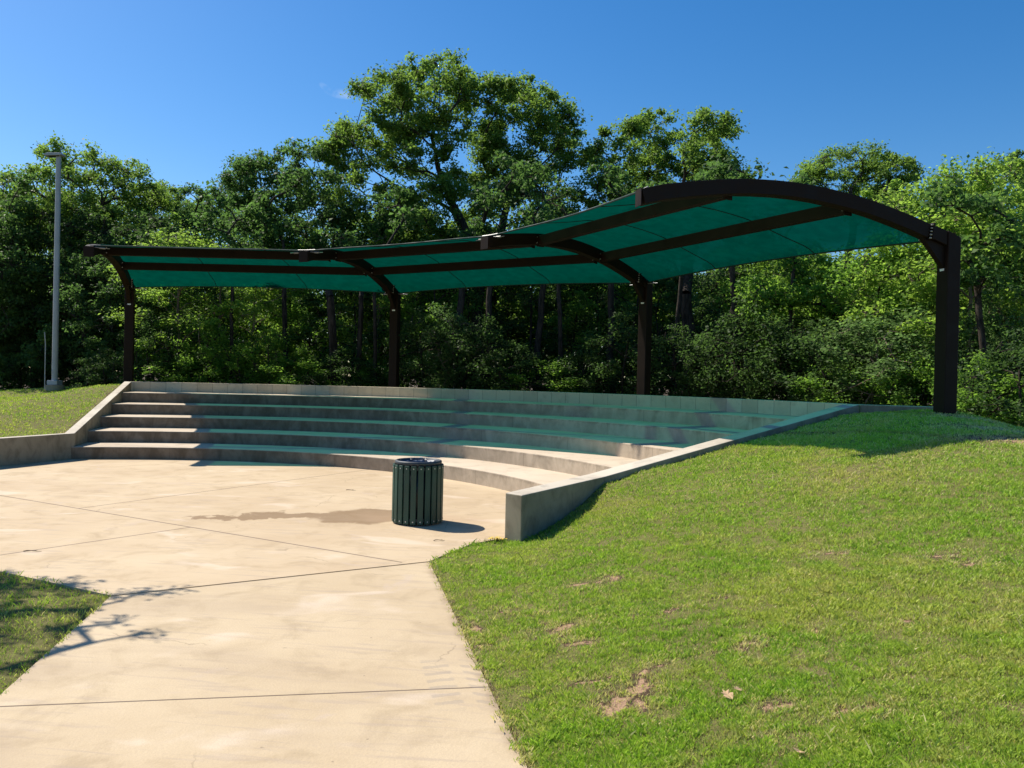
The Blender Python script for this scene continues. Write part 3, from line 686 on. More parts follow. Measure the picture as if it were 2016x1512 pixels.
def twig(x,y,rz,L,lab,n=0):
    mb=MB();P=[np.array([L*(t-.5),.012*sin(t*7+n),.008+.006*sin(t*4)]) for t in np.linspace(0,1,6)];mb.tube(P,[.005,.005,.004,.004,.003,.002],6)
    mb.tube([P[3],P[3]+np.array([.03,.02,.004])],[.003,.001],5)
    o=mb.build('twig',M['twig']);o.location=(x,y,.002);o.rotation_euler=(0,0,rz);tag(o,lab,'twig')
twig(-.80,9.30,.3,.13,'short brown twig on the stage floor between the bin and the lawn tip')
twig(-2.6,13.2,-.1,.16,'brown twig lying on the stage floor near the first seating tier')
twig(-4.9,8.3,.15,.17,'thin twig on the stage floor at the left photo edge')

# ------------------------------------------------------------------ trees
def tubes_np(A,B,ra,rb,k=6):
    """truncated cones between point arrays"""
    D=B-A;L=np.linalg.norm(D,axis=1,keepdims=True)+1e-9;D=D/L;ref=np.where(abs(D[:,2:3])<.9,np.array([[0,0,1.]]),np.array([[1.,0,0]]))
    a=np.cross(D,ref);a/=np.linalg.norm(a,axis=1,keepdims=True);b=np.cross(D,a);n=len(A);V=np.zeros((n,2*k,3))
    for j in range(k):
        t=2*pi*j/k;o=a*cos(t)+b*sin(t);V[:,j]=A+o*ra[:,None]-D*L*.02;V[:,k+j]=B+o*rb[:,None]+D*L*.02
    base=(np.arange(n)*2*k)[:,None];F=np.concatenate([np.concatenate([base+j,base+(j+1)%k,base+k+(j+1)%k,base+k+j],1) for j in range(k)])
    return V.reshape(-1,3),F
def skeleton(trunk,targets,rgt,tip=.012,wig=.16,step=.45,grav=.0):
    """trunk: list of points; targets: crown clump centres. Returns nodes,parents,radii"""
    N=[np.array(trunk[0],float)];Pn=[-1]
    for p in trunk[1:]:
        a=N[-1];p=np.array(p,float);m=max(1,int(np.linalg.norm(p-a)/step))
        for q in range(1,m+1): N.append(a+(p-a)*q/m+rgt.normal(0,.02,3)*(q<m));Pn.append(len(N)-2)
    base=trunk[0];order=sorted(range(len(targets)),key=lambda i:np.linalg.norm(targets[i]-np.array(trunk[-1])))
    for i in order:
        T=np.array(targets[i],float);A=np.array(N);d=T-A;dist=np.linalg.norm(d,axis=1)
        cost=dist+np.where(A[:,2]>T[2]-.25*dist,1.6,0.)+np.where(np.arange(len(A))<max(2,len(trunk)*1.0),2.0,0)
        j=int(np.argmin(cost));a=A[j];L=dist[j];m=max(2,int(L/step))
        # curved path: leaves along the parent's direction then turns
        pd=(a-N[Pn[j]]) if Pn[j]>=0 else np.array([0,0,1.]);pd=pd/(np.linalg.norm(pd)+1e-9)
        mid=a+pd*L*.28+(T-a)*.30+rgt.normal(0,wig*L*.35,3);prev=j
        for q in range(1,m+1):
            t=q/m;p=(1-t)**2*a+2*t*(1-t)*mid+t*t*T+rgt.normal(0,wig*.18,3)*(t<1);N.append(p);Pn.append(prev);prev=len(N)-1
    N=np.array(N);Pn=np.array(Pn);r2=np.zeros(len(N));ch=np.zeros(len(N),int)
    for i in range(len(N)-1,0,-1):
        if r2[i]==0:r2[i]=tip**2
        r2[Pn[i]]+=r2[i]*1.02+ .0
    return N,Pn,np.sqrt(np.maximum(r2,tip**2))
def leaves_np(C,Rc,n_per,size,rgt,flat=.75,droop=.15,up_bias=.6,aspect=.62):
    """C: subclump centres (m,3), Rc radii"""
    m=len(C);n=n_per*m;ci=np.repeat(np.arange(m),n_per)
    d=rgt.normal(0,1,(n,3));d/=np.linalg.norm(d,axis=1,keepdims=True);rad=rgt.random(n)**.5*np.where(rgt.random(n)<.18,1.2+.6*rgt.random(n),1.)
    off=d*(rad*Rc[ci])[:,None];off[:,2]*=flat;P=C[ci]+off
    nr=d*.45+rgt.normal(0,.7,(n,3));nr[:,2]+=up_bias;nr/=np.linalg.norm(nr,axis=1,keepdims=True)
    t=np.cross(nr,rgt.normal(0,1,(n,3)));t/=np.linalg.norm(t,axis=1,keepdims=True);b=np.cross(nr,t)
    l=size*(.6+.8*rgt.random(n));w=l*aspect*(.8+.4*rgt.random(n));l=l[:,None];w=w[:,None]
    V=np.stack([P-t*l*.5,P+b*w*.5-t*l*.02+nr*w*.12,P+t*l*.5-nr*l*.1,P-b*w*.5-t*l*.02+nr*w*.12],1)
    ct=rgt.random(m);tint=np.clip(.25+.5*ct[ci]*.7+.45*(rgt.random(n)-.5)+.12*d[:,2],0,1)
    return V.reshape(-1,3),np.arange(n*4).reshape(n,4),tint
def sub_clumps(T,R,rgt,per=14,rr=(.28,.5)):
    cs=[];rs=[];par=[]
    for i,(c,r) in enumerate(zip(T,R)):
        k=max(4 if per<24 else 2,int(per*(r/(1.1 if per<24 else .7))**1.6))
        for _ in range(k):
            d=rgt.normal(0,1,3);d/=np.linalg.norm(d);q=rgt.random()**.5
            p=np.array(c)+d*r*q*np.array([1,1,.72]);cs.append(p);rs.append(rr[0]+(rr[1]-rr[0])*rgt.random());par.append(i)
    return np.array(cs),np.array(rs),np.array(par)
def build_tree(name,trunk,clumps,leafm,barkm,seed,label,cat='tree',group=None,leaf=.13,per=14,nl=58,trunk_r=None,flat=.75,rr=(.2,.44),parent_at=None,tip=.010,fill=0):
    rgt=np.random.default_rng(seed);T=[np.array(c[:3],float) for c in clumps];R=[c[3] for c in clumps]
    o=np.array(trunk[0],float);N,Pn,rad=skeleton(trunk,T,rgt,tip=.012)
    if fill:
        TA=np.array(T);E_=[]
        for _ in range(int(len(T)*fill)):
            i=rgt.integers(len(T));dd=np.linalg.norm(TA-TA[i],axis=1);c_=np.where((dd>.3)&(dd<2.6))[0]
            if len(c_): j=rgt.choice(c_);q=rgt.uniform(.3,.7);E_.append(TA[i]*(1-q)+TA[j]*q+rgt.normal(0,.25,3))
        T=T+E_;R=R+[rgt.uniform(.35,.75) for _ in E_]
    cs,rs,par=sub_clumps(T,R,rgt,per,rr)
    # twigs from nearest skeleton node to each sub clump
    NA=np.array(N);tw_a=[];tw_b=[];
    for c in cs:
        j=int(np.argmin(np.linalg.norm(NA-c,axis=1)+(NA[:,2]>c[2]+.2)*.4));tw_a.append(NA[j]);tw_b.append(c)
    tw_a=np.array(tw_a);tw_b=np.array(tw_b);mid=(tw_a+tw_b)/2+rgt.normal(0,.10,tw_a.shape);mid[:,2]-=.02
    k=np.where(Pn>=0)[0];ra=rad[Pn[k]].copy();rb=rad[k].copy();ra=np.minimum(ra,rb*1.35+.004)
    sc=1.
    if trunk_r: sc=trunk_r/max(rad[0],.01)
    V1,F1=tubes_np(NA[Pn[k]],NA[k],ra*(1+(sc-1)*(ra/rad[0])**1.2),rb*(1+(sc-1)*(rb/rad[0])**1.2),8)
    one=np.ones(len(cs));V2,F2=tubes_np(tw_a,mid,one*tip*1.5,one*tip,4);V3,F3=tubes_np(mid,tw_b,one*tip,one*tip*.5,4)
    root=empty(name,tuple(o),label=label,cat=cat,group=group)
    np_mesh('trunk',np.concatenate([V1,V2,V3])-o,np.concatenate([F1,F2+len(V1),F3+len(V1)+len(V2)]),barkm,root,smooth=True)
    VL,FL,ti=leaves_np(cs,rs,nl,leaf,rgt,flat)
    np_mesh('crown',VL-o,FL,leafm,root,tint=ti)
    return root
def copy_tree(src,loc,rz,sc,label,group=None):
    r=src.copy();COL.objects.link(r);r.location=loc;r.rotation_euler=(0,0,rz);r.scale=(sc[0],sc[0],sc[1])
    r["label"]=label
    if group: r["group"]=group
    for ch in src.children:
        c=ch.copy();COL.objects.link(c);c.parent=r
    return r
# photo bearings -> metres at a chosen distance
f_,roll_,pit_=1589.6,.022,-.0074
def at(px,py,D):
    dx,dy=px-1008,py-756;X=dx*cos(roll_)+dy*sin(roll_);Y=-dx*sin(roll_)+dy*cos(roll_)
    ry=f_*cos(pit_)+Y*sin(pit_);rz=-Y*cos(pit_)+f_*sin(pit_);return np.array([X/ry*D,D,CAM_H+rz/ry*D])
def crown(D,lst,rgt,dj=1.0,extra=0):
    """lst: (px,py,radius_px) surveyed clump bearings; depth spread is added, plus far side clumps"""
    out=[]
    for (px,py,rp) in lst:
        d=D+rgt.uniform(-dj,dj);p=at(px,py,d);r=rp*d/1590
        out.append((p[0],p[1],p[2],r))
        if rgt.random()<extra:
            q=at(px+rgt.uniform(-30,30),py+rgt.uniform(0,40),d+rgt.uniform(1.2,2.2));out.append((q[0],q[1],q[2],r))
    return out
R_=np.random.default_rng(5)
def trunk_pts(D,pts): 
    P=[at(px,py,D) for px,py in pts];b=P[0].copy();b[2]=hz(b[0],b[1])-.15;return [b]+P[1:]

TREES=[
 dict(n='oak_tree',D=28,tr=[(935,760),(940,640),(945,520),(890,400),(862,330),(850,270)],
  cl=[(860,125,38),(820,140,34),(778,155,32),(880,160,34),(740,170,28),(710,172,22),(800,190,40),(850,200,36),(900,125,20),(915,190,20),(765,205,30),(905,150,22),(745,235,30),(790,245,36),(830,250,34),(870,240,28),(720,250,26),(690,262,26),(660,268,24),(645,290,18),(700,290,30),(740,285,24),(780,330,28),(815,300,30),(860,300,34),(885,290,26),(720,325,22),(760,370,26),(700,350,22),(690,385,24),(730,410,26),(815,385,34),(860,380,36),(900,350,30),(780,430,34),(840,440,38),(880,440,34)],
  m='oak',lab='tallest oak tree, open crown of dark crooked limbs rising behind the canopy centre',tr_r=.22,seed=21,ex=.15,fill=.65),
 dict(n='oak_tree',D=29.5,tr=[(960,760),(965,640),(975,500),(1000,400),(1010,320)],
  cl=[(955,250,28),(985,255,32),(945,300,30),(935,345,32),(975,225,22),(955,160,26),(985,165,26),(960,200,22),(1010,175,28),(1030,165,24),(1050,200,32),(1020,230,34),(1085,190,26),(1110,215,28),(1080,245,36),(1125,240,24),(1135,265,18),(1040,280,38),(1100,290,34),(1000,300,38),(950,290,28),(960,340,36),(1060,330,38),(1110,330,26),(1020,370,40),(1080,380,34),(970,400,38),(930,420,34),(1030,430,38),(1090,430,30),(925,380,30)],
  m='oak',lab='broad oak tree with a full rounded crown just right of the tallest oak',tr_r=.20,seed=22,ex=.25,fill=.6),
 dict(n='oak_tree',D=25.2,cD=27.6,tr=[(655,760),(655,660),(650,585)],
  cl=[(470,325,26),(500,315,30),(545,310,28),(590,305,30),(625,300,22),(455,355,22),(490,360,34),(540,350,36),(590,350,34),(635,345,26),(480,400,36),(530,400,38),(580,400,36),(630,395,34),(670,400,30),(500,445,36),(550,450,38),(600,450,38),(650,445,34),(465,440,22),(690,440,30),(560,490,36),(620,490,36),(680,480,34),(520,480,30)],
  m='oak2',lab='dense dark oak tree with its trunk between the first and second canopy posts',tr_r=.135,seed=23,ex=.3),
 dict(n='oak_tree',D=30,tr=[(215,760),(215,640),(215,520),(205,430),(200,380)],
  cl=[(90,295,20),(118,292,20),(150,310,26),(185,310,26),(215,330,26),(250,335,26),(275,345,22),(300,370,24),(315,400,24),(100,340,24),(60,335,20),(135,350,28),(175,350,32),(230,370,34),(280,395,32),(70,375,28),(30,360,26),(110,400,34),(170,405,36),(225,420,34),(290,435,30),(40,410,32),(90,450,36),(150,460,38),(215,470,38),(275,480,34),(5,390,26),(20,460,34)],
  m='oak',lab='wide oak tree rising behind the grey lamp pole',tr_r=.26,seed=24,ex=.3),
 dict(n='oak_tree',D=36,tr=[(385,770),(385,600),(382,500),(385,440)],
  cl=[(335,375,18),(365,375,22),(400,380,24),(425,385,18),(345,405,24),(385,415,28),(420,420,24),(440,405,14),(350,450,28),(400,460,28),(435,455,18),(370,500,28),(420,500,26)],
  m='oak2',lab='smaller hazy oak tree in the gap between the lamp pole oak and the dark oak',tr_r=.2,seed=25,ex=.2),
 dict(n='oak_tree',D=29,tr=[(1200,770),(1205,640),(1215,520),(1240,430),(1260,370)],
  cl=[(1190,262,16),(1180,290,16),(1160,300,12),(1215,285,20),(1195,320,24),(1240,260,24),(1270,240,22),(1290,228,18),(1310,240,20),(1250,295,30),(1290,280,32),(1330,265,20),(1230,330,32),(1280,330,32),(1320,310,28),(1180,350,28),(1140,380,26),(1220,370,32),(1165,400,34),(1120,410,28),(1270,370,30)],
  m='oak',lab='oak tree with a spiky left side, crown just above the fabric near the third post',tr_r=.22,seed=26,ex=.3),
 dict(n='oak_tree',D=23.2,cD=27.5,tr=[(1360,775),(1358,650),(1350,580)],
  cl=[(1370,245,20),(1395,232,20),(1425,240,16),(1360,275,26),(1400,270,28),(1435,265,14),(1345,310,28),(1390,310,30),(1425,305,22),(1440,335,16),(1360,345,28),(1410,345,26),(1340,380,28),(1390,385,28),(1330,430,34),(1390,440,32),(1440,400,22)],
  m='oak',lab='oak tree with a pale sunlit trunk right of the third canopy post',tr_r=.19,seed=27,ex=.2),
 dict(n='oak_tree',D=33,tr=[(1640,790),(1650,650),(1660,560),(1680,450),(1675,380)],
  cl=[(1590,345,16),(1620,320,18),(1650,305,18),(1685,300,18),(1720,300,18),(1755,310,18),(1785,320,14),(1800,335,10),(1640,345,20),(1700,335,22),(1745,345,22),(1600,365,14),(1675,375,20),(1730,380,26),(1770,380,24),(1780,410,26),(1725,420,28),(1680,420,24)],
  m='oak',lab='airy oak crown against the sky above the right end of the arch',tr_r=.2,seed=28,ex=.5,per=15,fill=.7,rs=1.2),
 dict(n='oak_tree',D=21.3,tr=[(1640,790),(1655,690),(1660,640),(1700,560),(1715,520)],
  cl=[(1620,560,34),(1570,560,34),(1660,540,26),(1720,520,32),(1760,540,30),(1500,560,34),(1540,600,36),(1600,610,30),(1740,590,26),(1480,610,32),(1440,580,30),(1700,590,20),(1630,520,26),(1560,520,28),(1780,500,30)],
  m='maple',lab='forked dark limbed tree under the right end of the canopy, left of the rightmost post',tr_r=.2,seed=29,ex=.1),
 dict(n='maple_tree',D=19,tr=[(1940,800),(1935,700),(1925,620),(1930,520),(1930,440)],
  cl=[(1880,350,32),(1920,340,28),(1850,375,30),(1950,370,30),(1820,400,30),(1900,400,42),(1960,420,38),(1850,430,42),(1800,440,26),(1920,460,46),(1980,470,38),(1850,490,42),(1930,530,46),(1990,540,40),(1970,600,46),(1925,620,36),(1985,670,44),(1940,700,36),(1840,540,36),(1800,510,34),(1830,610,34),(1990,340,30),(2030,380,40),(2040,470,40),(2040,600,46)],
  m='maple2',lab='bright yellow green leafy tree just behind and right of the rightmost canopy post',tr_r=.11,seed=30,ex=.35,bk='bark2'),
 dict(n='oak_tree',D=27,tr=[(2040,800),(2035,600),(2020,450),(2010,380)],
  cl=[(1985,325,20),(2005,315,22),(2030,320,30),(2000,350,28),(2040,370,36),(2060,330,36),(2090,400,40),(2070,460,44)],
  m='oak2',lab='dark tree top at the right edge of the photo behind the bright green tree',tr_r=.2,seed=31,ex=.2),
 dict(n='oak_tree',D=28.5,tr=[(-30,775),(-20,640),(10,520),(30,440)],
  cl=[(10,430,40),(40,470,42),(-20,400,44),(-40,470,46),(20,520,46),(60,540,40),(-30,550,46),(20,600,46),(70,620,40),(-30,640,46),(-70,520,50),(-60,600,50),(30,680,42),(80,700,34),(-10,720,44),(45,360,26)],
  m='oak2',lab='dark shaded tree mass at the left edge of the photo',tr_r=.2,seed=32,ex=.4),
 dict(n='oak_tree',D=25.4,cD=28,tr=[(705,760),(708,660),(711,585)],
  cl=[(710,470,34),(750,460,34),(770,500,34),(720,510,30),(800,480,36),(820,520,34),(860,500,34),(760,440,28)],
  m='oak2',lab='slender trunked tree just left of the second canopy post',tr_r=.085,seed=33,ex=.1),
 dict(n='oak_tree',D=28,tr=[(270,770),(262,680),(275,600),(230,540),(190,520)],
  cl=[(180,510,34),(150,540,34),(200,560,30),(130,590,34),(170,640,36),(220,620,30),(120,660,34),(170,700,34),(300,540,30),(320,480,30),(260,520,30),(240,680,32),(330,520,28)],
  m='oak2',lab='leaning tree with dark bowed limbs behind the leftmost canopy post',tr_r=.15,seed=34,ex=.4),
]
for T in TREES:
    tr=trunk_pts(T['D'],T['tr']);cl=crown(T.get('cD',T['D']),[(a,b,c*1.12*T.get('rs',1.)) for a,b,c in T['cl']],R_,1.2,T.get('ex',.3)+.40)
    build_tree(T['n'],tr,cl,M[T['m']],M[T.get('bk','bark')],T['seed'],T['lab'],per=T.get('per',19),nl=88,trunk_r=T['tr_r'],leaf=.104 if T['D']>22 else .095,fill=T.get('fill',.3),rr=(.16,.44))

# ---- understory prototypes
def proto(name,H,W,seed,leafm,barkm,label,ncl=22,z0=.12,leaf=.092,per=14,nl=85,flat=.72,tr=.05,cat='tree',rr=(.13,.46)):
    rgt=np.random.default_rng(seed);cl=[]
    for k in range(ncl):
        t=(k+.5)/ncl;z=H*(z0+(1-z0)*t);wr=W*(.35+.65*sin(pi*min(1,(t*.85+.12))))*(.7 if t>.85 else 1)
        a=k*2.4+rgt.uniform(-.4,.4);q=rgt.uniform(.35,1.)*wr;cl.append((q*cos(a),q*sin(a),z,rgt.uniform(.35,.6)*min(1,H/3.5)+.08))
    tk=[(0,0,-.15),(rgt.uniform(-.1,.1),rgt.uniform(-.1,.1),H*.35),(rgt.uniform(-.25,.25),rgt.uniform(-.2,.2),H*.75)]
    return build_tree(name,tk,cl,leafm,barkm,seed,label,cat=cat,leaf=leaf,per=per,nl=nl,trunk_r=tr,flat=flat,rr=rr)
PT={
 'mapA':proto('maple_tree',6.2,1.9,101,M['maple2'],M['bark2'],'x',26),
 'mapB':proto('maple_tree',5.2,1.7,102,M['maple'],M['bark'],'x',24),
 'dkA':proto('understory_tree',6.0,1.9,103,M['shrub'],M['bark'],'x',24),
 'dkB':proto('understory_tree',4.6,1.7,104,M['oak2'],M['bark'],'x',22),
 'shA':proto('shrub',2.3,1.3,105,M['shrub'],M['bark'],'x',18,z0=.06,leaf=.075,tr=.025,cat='shrub',rr=(.10,.40),flat=.95),
 'shB':proto('shrub',1.8,1.2,106,M['maple'],M['bark'],'x',16,z0=.06,leaf=.07,tr=.02,cat='shrub',rr=(.09,.36),flat=.95),
 'shC':proto('shrub',2.8,1.3,107,M['pale'],M['bark2'],'x',20,z0=.06,leaf=.075,tr=.025,cat='shrub',rr=(.10,.40),flat=.95),
}
used=set()
def put(k,px,D,sz,lab,sx=None,group=None):
    p=at(px,770,D);loc=(p[0],p[1],hz(p[0],p[1])-.05);sx=sx or (.75+.55*R_.random());sz=sz*(.6+.5*R_.random() if k[:2]=='sh' else 1.)
    src=PT[k];rz=R_.uniform(0,2*pi)
    if k not in used:
        used.add(k);src.location=loc;src.rotation_euler=(0,0,rz);src.scale=(sx,sx,sz);src["label"]=lab
        if group: src["group"]=group
        return src
    return copy_tree(src,loc,rz,(sx,sz),lab,group)
W={'mapA':'light green maple','mapB':'mid green maple','dkA':'dark green understory tree','dkB':'small dark understory tree','shA':'dark leafy shrub','shB':'fresh green shrub','shC':'pale dusty shrub'}
U_=[# key, px, D, vertical scale, label
 ('mapA',345,25.8,.80,'light green maple right of the leftmost post, seen under the left fabric bay'),
 ('mapA',430,27.2,.80,'light green maple in the middle of the gap under the left fabric bay'),
 ('mapA',500,27.0,.76,'light green maple left of the dark oak trunk'),
 ('mapB',575,28.2,1.0,'mid green maple tucked against the dark oak trunk'),
 ('dkA',300,27.5,1.0,'dark green tree directly right of the leftmost canopy post'),
 ('mapB',612,29,1.1,'mid green maple behind the dark oak trunk'),
 ('dkB',690,27.4,.85,'small dark tree between the two slim trunks left of the second post'),
 ('mapA',745,27.6,.9,'light green maple hugging the left side of the second post'),
 ('mapB',845,26.6,.95,'mid green maple just right of the second canopy post'),
 ('dkA',915,28,1.0,'dark green tree under the tallest oak behind the back wall'),
 ('mapB',1000,29.0,1.0,'mid green maple below the middle fabric bay'),
 ('dkA',1040,27.2,.95,'dark green tree left of centre between second and third posts'),
 ('dkB',1120,28.2,1.0,'small dark tree between second and third posts nearer the third'),
 ('mapB',1175,27.2,.9,'mid green maple to the left of the third canopy post'),
 ('dkA',1245,26.5,1.05,'dark green tree directly behind the third canopy post'),
 ('dkB',1305,27.0,1.0,'small dark tree between the third post and the pale trunk'),
 ('dkA',1425,24.6,.80,'dark green tree right of the pale trunk'),
 ('mapB',1500,24.5,1.0,'mid green maple under the middle of the right fabric bay'),
 ('mapA',1560,23.6,.78,'light green maple under the right fabric bay'),
 ('dkA',1600,24.2,.8,'dark green tree below the forked limbs'),
 ('dkB',1665,24.4,.8,'small dark tree right of the forked trunk base'),
 ('mapB',1725,20.0,.85,'mid green maple left of the rightmost canopy post'),
 ('mapA',1785,19.0,.9,'light green maple touching the left side of the rightmost post'),
 ('mapA',1905,18.0,.85,'light green maple close behind the rightmost post on its right'),
 ('dkA',1990,20.5,.95,'dark green tree at the right photo edge behind the bare soil'),
 ('dkB',2030,17.0,.9,'small dark tree at the right photo edge above the soil bank'),
 ('dkA',100,29.5,1.1,'dark green tree behind the lamp pole foot'),
 ('dkA',175,28.8,1.05,'dark green tree between the lamp pole and the leftmost post'),
 ('dkB',225,27.0,.95,'small dark tree left of the leftmost canopy post'),
 ('dkB',40,29.2,1.2,'small dark tree left of the lamp pole'),
 ('dkA',-40,29.5,1.2,'dark green tree at the left photo edge'),
 # shrubs
 ('shA',150,28.2,1.0,'dark shrub right of the lamp pole footing'),
 ('shA',60,28.4,1.0,'dark shrub left of the lamp pole footing'),
 ('shA',205,25.4,.8,'dark shrub above the corner of the left cheek wall'),
 ('shA',290,25.2,.85,'dark shrub right of the leftmost post foot'),
 ('shB',350,25.0,.8,'fresh green shrub behind the left quarter of the back wall'),
 ('shB',410,25.0,.95,'fresh green shrub behind the back wall left of the dark oak'),
 ('shB',470,24.8,.85,'fresh green shrub behind the back wall, middle one of three bright shrubs'),
 ('shB',530,25.0,1.0,'fresh green shrub behind the back wall close to the dark oak trunk'),
 ('shB',605,24.9,.6,'bright shrub at the foot of the dark oak'),
 ('shA',682,25.0,.5,'dark shrub between the two slim trunk feet'),
 ('shB',740,25.2,.75,'fresh shrub left of the second post foot'),
 ('shA',830,24.8,.95,'dark shrub right of the second post foot'),
 ('shC',890,24.5,.85,'pale shrub behind the back wall where its shade begins'),
 ('shA',950,24.2,.9,'dark shrub behind the middle of the back wall'),
 ('shA',1020,23.8,.9,'dark shrub behind the back wall right of its middle'),
 ('shB',1085,23.4,.8,'fresh shrub behind the back wall left of the third post'),
 ('shA',1150,23.2,.95,'dark shrub behind the back wall close left of the third post'),
 ('shA',1225,22.6,.9,'dark shrub at the left foot of the third post'),
 ('shA',1330,21.8,.95,'dark shrub at the right foot of the third post'),
 ('shA',1415,21.0,.8,'dark shrub near the pale oak trunk foot'),
 ('shA',1465,20.2,1.0,'dark shrub behind the right third of the back wall'),
 ('shA',1540,19.6,.95,'dark shrub behind the right end of the back wall'),
 ('shA',1610,19.0,.9,'dark shrub above the right cheek wall corner'),
 ('shB',1665,18.4,.85,'fresh shrub above the level wall stub'),
 ('shC',1725,17.8,1.0,'pale grey green shrub left of the rightmost post foot'),
 ('shC',1770,18.6,1.15,'taller pale grey green shrub beside the rightmost post'),
 ('shB',1820,16.8,.75,'fresh shrub touching the left foot of the rightmost post'),
 ('shB',1910,15.6,.75,'fresh shrub right of the rightmost post foot'),
 ('shB',1965,15.0,.72,'fresh shrub behind the crest of the soil bank'),
 ('shA',2010,14.6,.8,'dark shrub at the right photo edge behind the soil bank'),
 ('shC',1940,17.2,1.0,'pale shrub right of the rightmost post behind the fresh shrubs'),
]
for k,px,D,sz,lab in U_: put(k,px,D,sz,lab)
# woodland interior: rows of trees behind the front row, nothing tells these apart
def protoT(seed,leafm):
    rgt=np.random.default_rng(seed);cl=[]
    for k in range(30):
        t=(k+.5)/30;a=k*2.4;z=3.2+6.3*t;q=(1.1+1.6*sin(pi*t))*rgt.uniform(.5,1);cl.append((q*cos(a),q*sin(a),z,rgt.uniform(.7,1.05)))
    return build_tree('woodland_tree',[(0,0,-.2),(.1,0,3),(.1,.2,6.5)],cl,leafm,M['bark'],seed,'tall woodland tree standing deep in the shade behind the front row of trees',leaf=.17,per=11,nl=50,trunk_r=.17,rr=(.35,.6),group='woodland trees deep behind the seating')
wt=[protoT(201,M['oak2']),protoT(202,M['oak'])]
k=0
spots=[]
for D,n,off,hs in ((32,15,-.70,.80),(37,15,-.66,.90),(43,14,-.7,1.05)):
    for q in range(n):
        tx=off+1.42*q/(n-1)+R_.uniform(-.03,.03);D2=D+R_.uniform(-1.5,1.5)
        if tx>.3: D2-= (tx-.3)*18
        spots.append((tx*D2,D2,hs*R_.uniform(.85,1.1)*(.82 if tx>.15 else 1.)))
for i,(x,y,s) in enumerate(spots):
    src=wt[i%2];loc=(x,y,hz(x,y)-.1)
    if -19<x<-5.5 and y<41: s*=.62
    if i<2: src.location=loc;src.scale=(1,1,s);continue
    copy_tree(src,loc,R_.uniform(0,6.28),(R_.uniform(.9,1.2),s),src["label"],src["group"])
# low foliage between the trunks of the interior, one uncountable mass
def far_mass():
    rgt=np.random.default_rng(77);n=1500
    t=rgt.uniform(-.8,.8,n);D=rgt.uniform(29,50,n)-np.clip(t-.25,0,1)*16;z=rgt.uniform(.2,5.2,n)
    C=np.stack([t*D,D,.7+z],-1)
    V,F,ti=leaves_np(C,rgt.uniform(.6,1.1,n),90,.2,rgt,.8)
    o=np_mesh('undergrowth',V,F,M['shrub'],tint=ti*.8);tag(o,'dim mass of undergrowth filling the woodland behind the front trees','undergrowth',kind='stuff')
far_mass()
# slim trunks seen in the woodland
for (px,D,r,top,lab) in ((565,26.2,.09,6.5,'slim dark sapling trunk left of the dark oak trunk'),(1050,25.0,.11,6.,'slim dark trunk under the middle fabric bay'),(890,25.2,.12,6.,'stout dark trunk right of the second post'),(1203,24.2,.11,6.2,'slim dark trunk just before the third canopy post'),
 (455,25.6,.06,5.6,'thin dark stem in the maples under the middle of the first fabric bay'),(740,25.0,.06,5.8,'thin dark stem hugging the second post'),(960,24.6,.10,6.4,'dark trunk behind the back wall where its green shade starts'),
 (1105,24.0,.07,6.0,'thin dark stem midway from the stout trunk to the third post'),(1320,22.6,.07,6.0,'thin dark stem between the third post and the pale sunlit oak trunk'),(1455,21.4,.09,6.0,'dark leaning trunk under the third fabric bay, beyond the sunlit oak trunk'),
 (1545,20.8,.06,5.4,'thin dark stem just before the forked limbs'),(1940,16.4,.07,4.6,'thin bare stem beyond the nearest canopy post')):
    p=at(px,770,D);b=np.array([p[0],p[1],hz(p[0],p[1])-.1]);_l=R_.uniform(-.35,.35);T=[b,b+np.array([_l*.4,0,2.2]),b+np.array([_l,.1,top*.8])]
    cl=[(b[0]+_l+R_.uniform(-1,1),b[1]+R_.uniform(-.8,.8),b[2]+top*q,.6) for q in(.75,.85,.95,1.05,1.1)]
    build_tree('sapling',T,cl,M['oak2'],M['bark'],int(px),lab,trunk_r=r)
# shade tree on the lawn left of the camera: it throws the branch shadows on the walk
def shade_tree():
    rgt=np.random.default_rng(9);cl=[]
    base=np.array([-9.3,6.6,0.])
    spotsS=[(-3.9,6.2,5.0),(-4.6,5.8,5.0),(-5.2,6.3,5.2),(-4.9,5.2,5.4),(-5.6,5.6,5.6),(-4.2,5.3,4.6),(-6.0,6.4,4.8),(-5.8,4.8,5.5),(-6.5,5.7,6.0),(-4.4,4.9,4.9),(-6.8,6.6,6.2),(-4.1,6.0,4.4),(-3.75,5.35,4.2),(-4.0,4.75,4.3),(-4.9,6.7,4.7),(-4.5,7.0,4.5),(-5.5,6.9,5.0),(-5.0,4.5,4.7),(-4.3,4.3,4.2),(-4.6,6.4,4.9),(-3.9,5.7,4.6),(-4.8,5.6,4.8),(-4.3,5.0,4.5)]
    for (sx,sy,z) in spotsS:      # ground position of the shade each clump throws
        cl.append((sx-.7392*z,sy+.4661*z,z,rgt.uniform(.40,.60)))
    for (sx,sy,z,r) in ((-2.9,6.05,4.1,.13),(-2.6,5.85,3.9,.10),(-3.15,6.85,4.2,.16),(-2.85,6.9,4.0,.10),(-3.0,5.4,3.7,.13),(-3.2,5.1,3.6,.14),(-3.35,6.4,4.3,.16),(-3.3,5.9,4.2,.18),(-3.1,4.5,3.4,.10),(-3.9,7.05,4.4,.35),(-4.6,7.2,4.6,.35)):
        cl.append((sx-.7392*z,sy+.4661*z,z,r))
    build_tree('shade_tree',[(-10.9,8.2,-.1),(-10.7,8.3,1.8),(-10.2,8.4,3.2)],cl,M['oak'],M['bark'],9,'leafy tree on the lawn outside the frame, known by its shadow on the walk','tree',leaf=.055,per=44,nl=26,trunk_r=.14,rr=(.08,.18),tip=.005)
shade_tree()

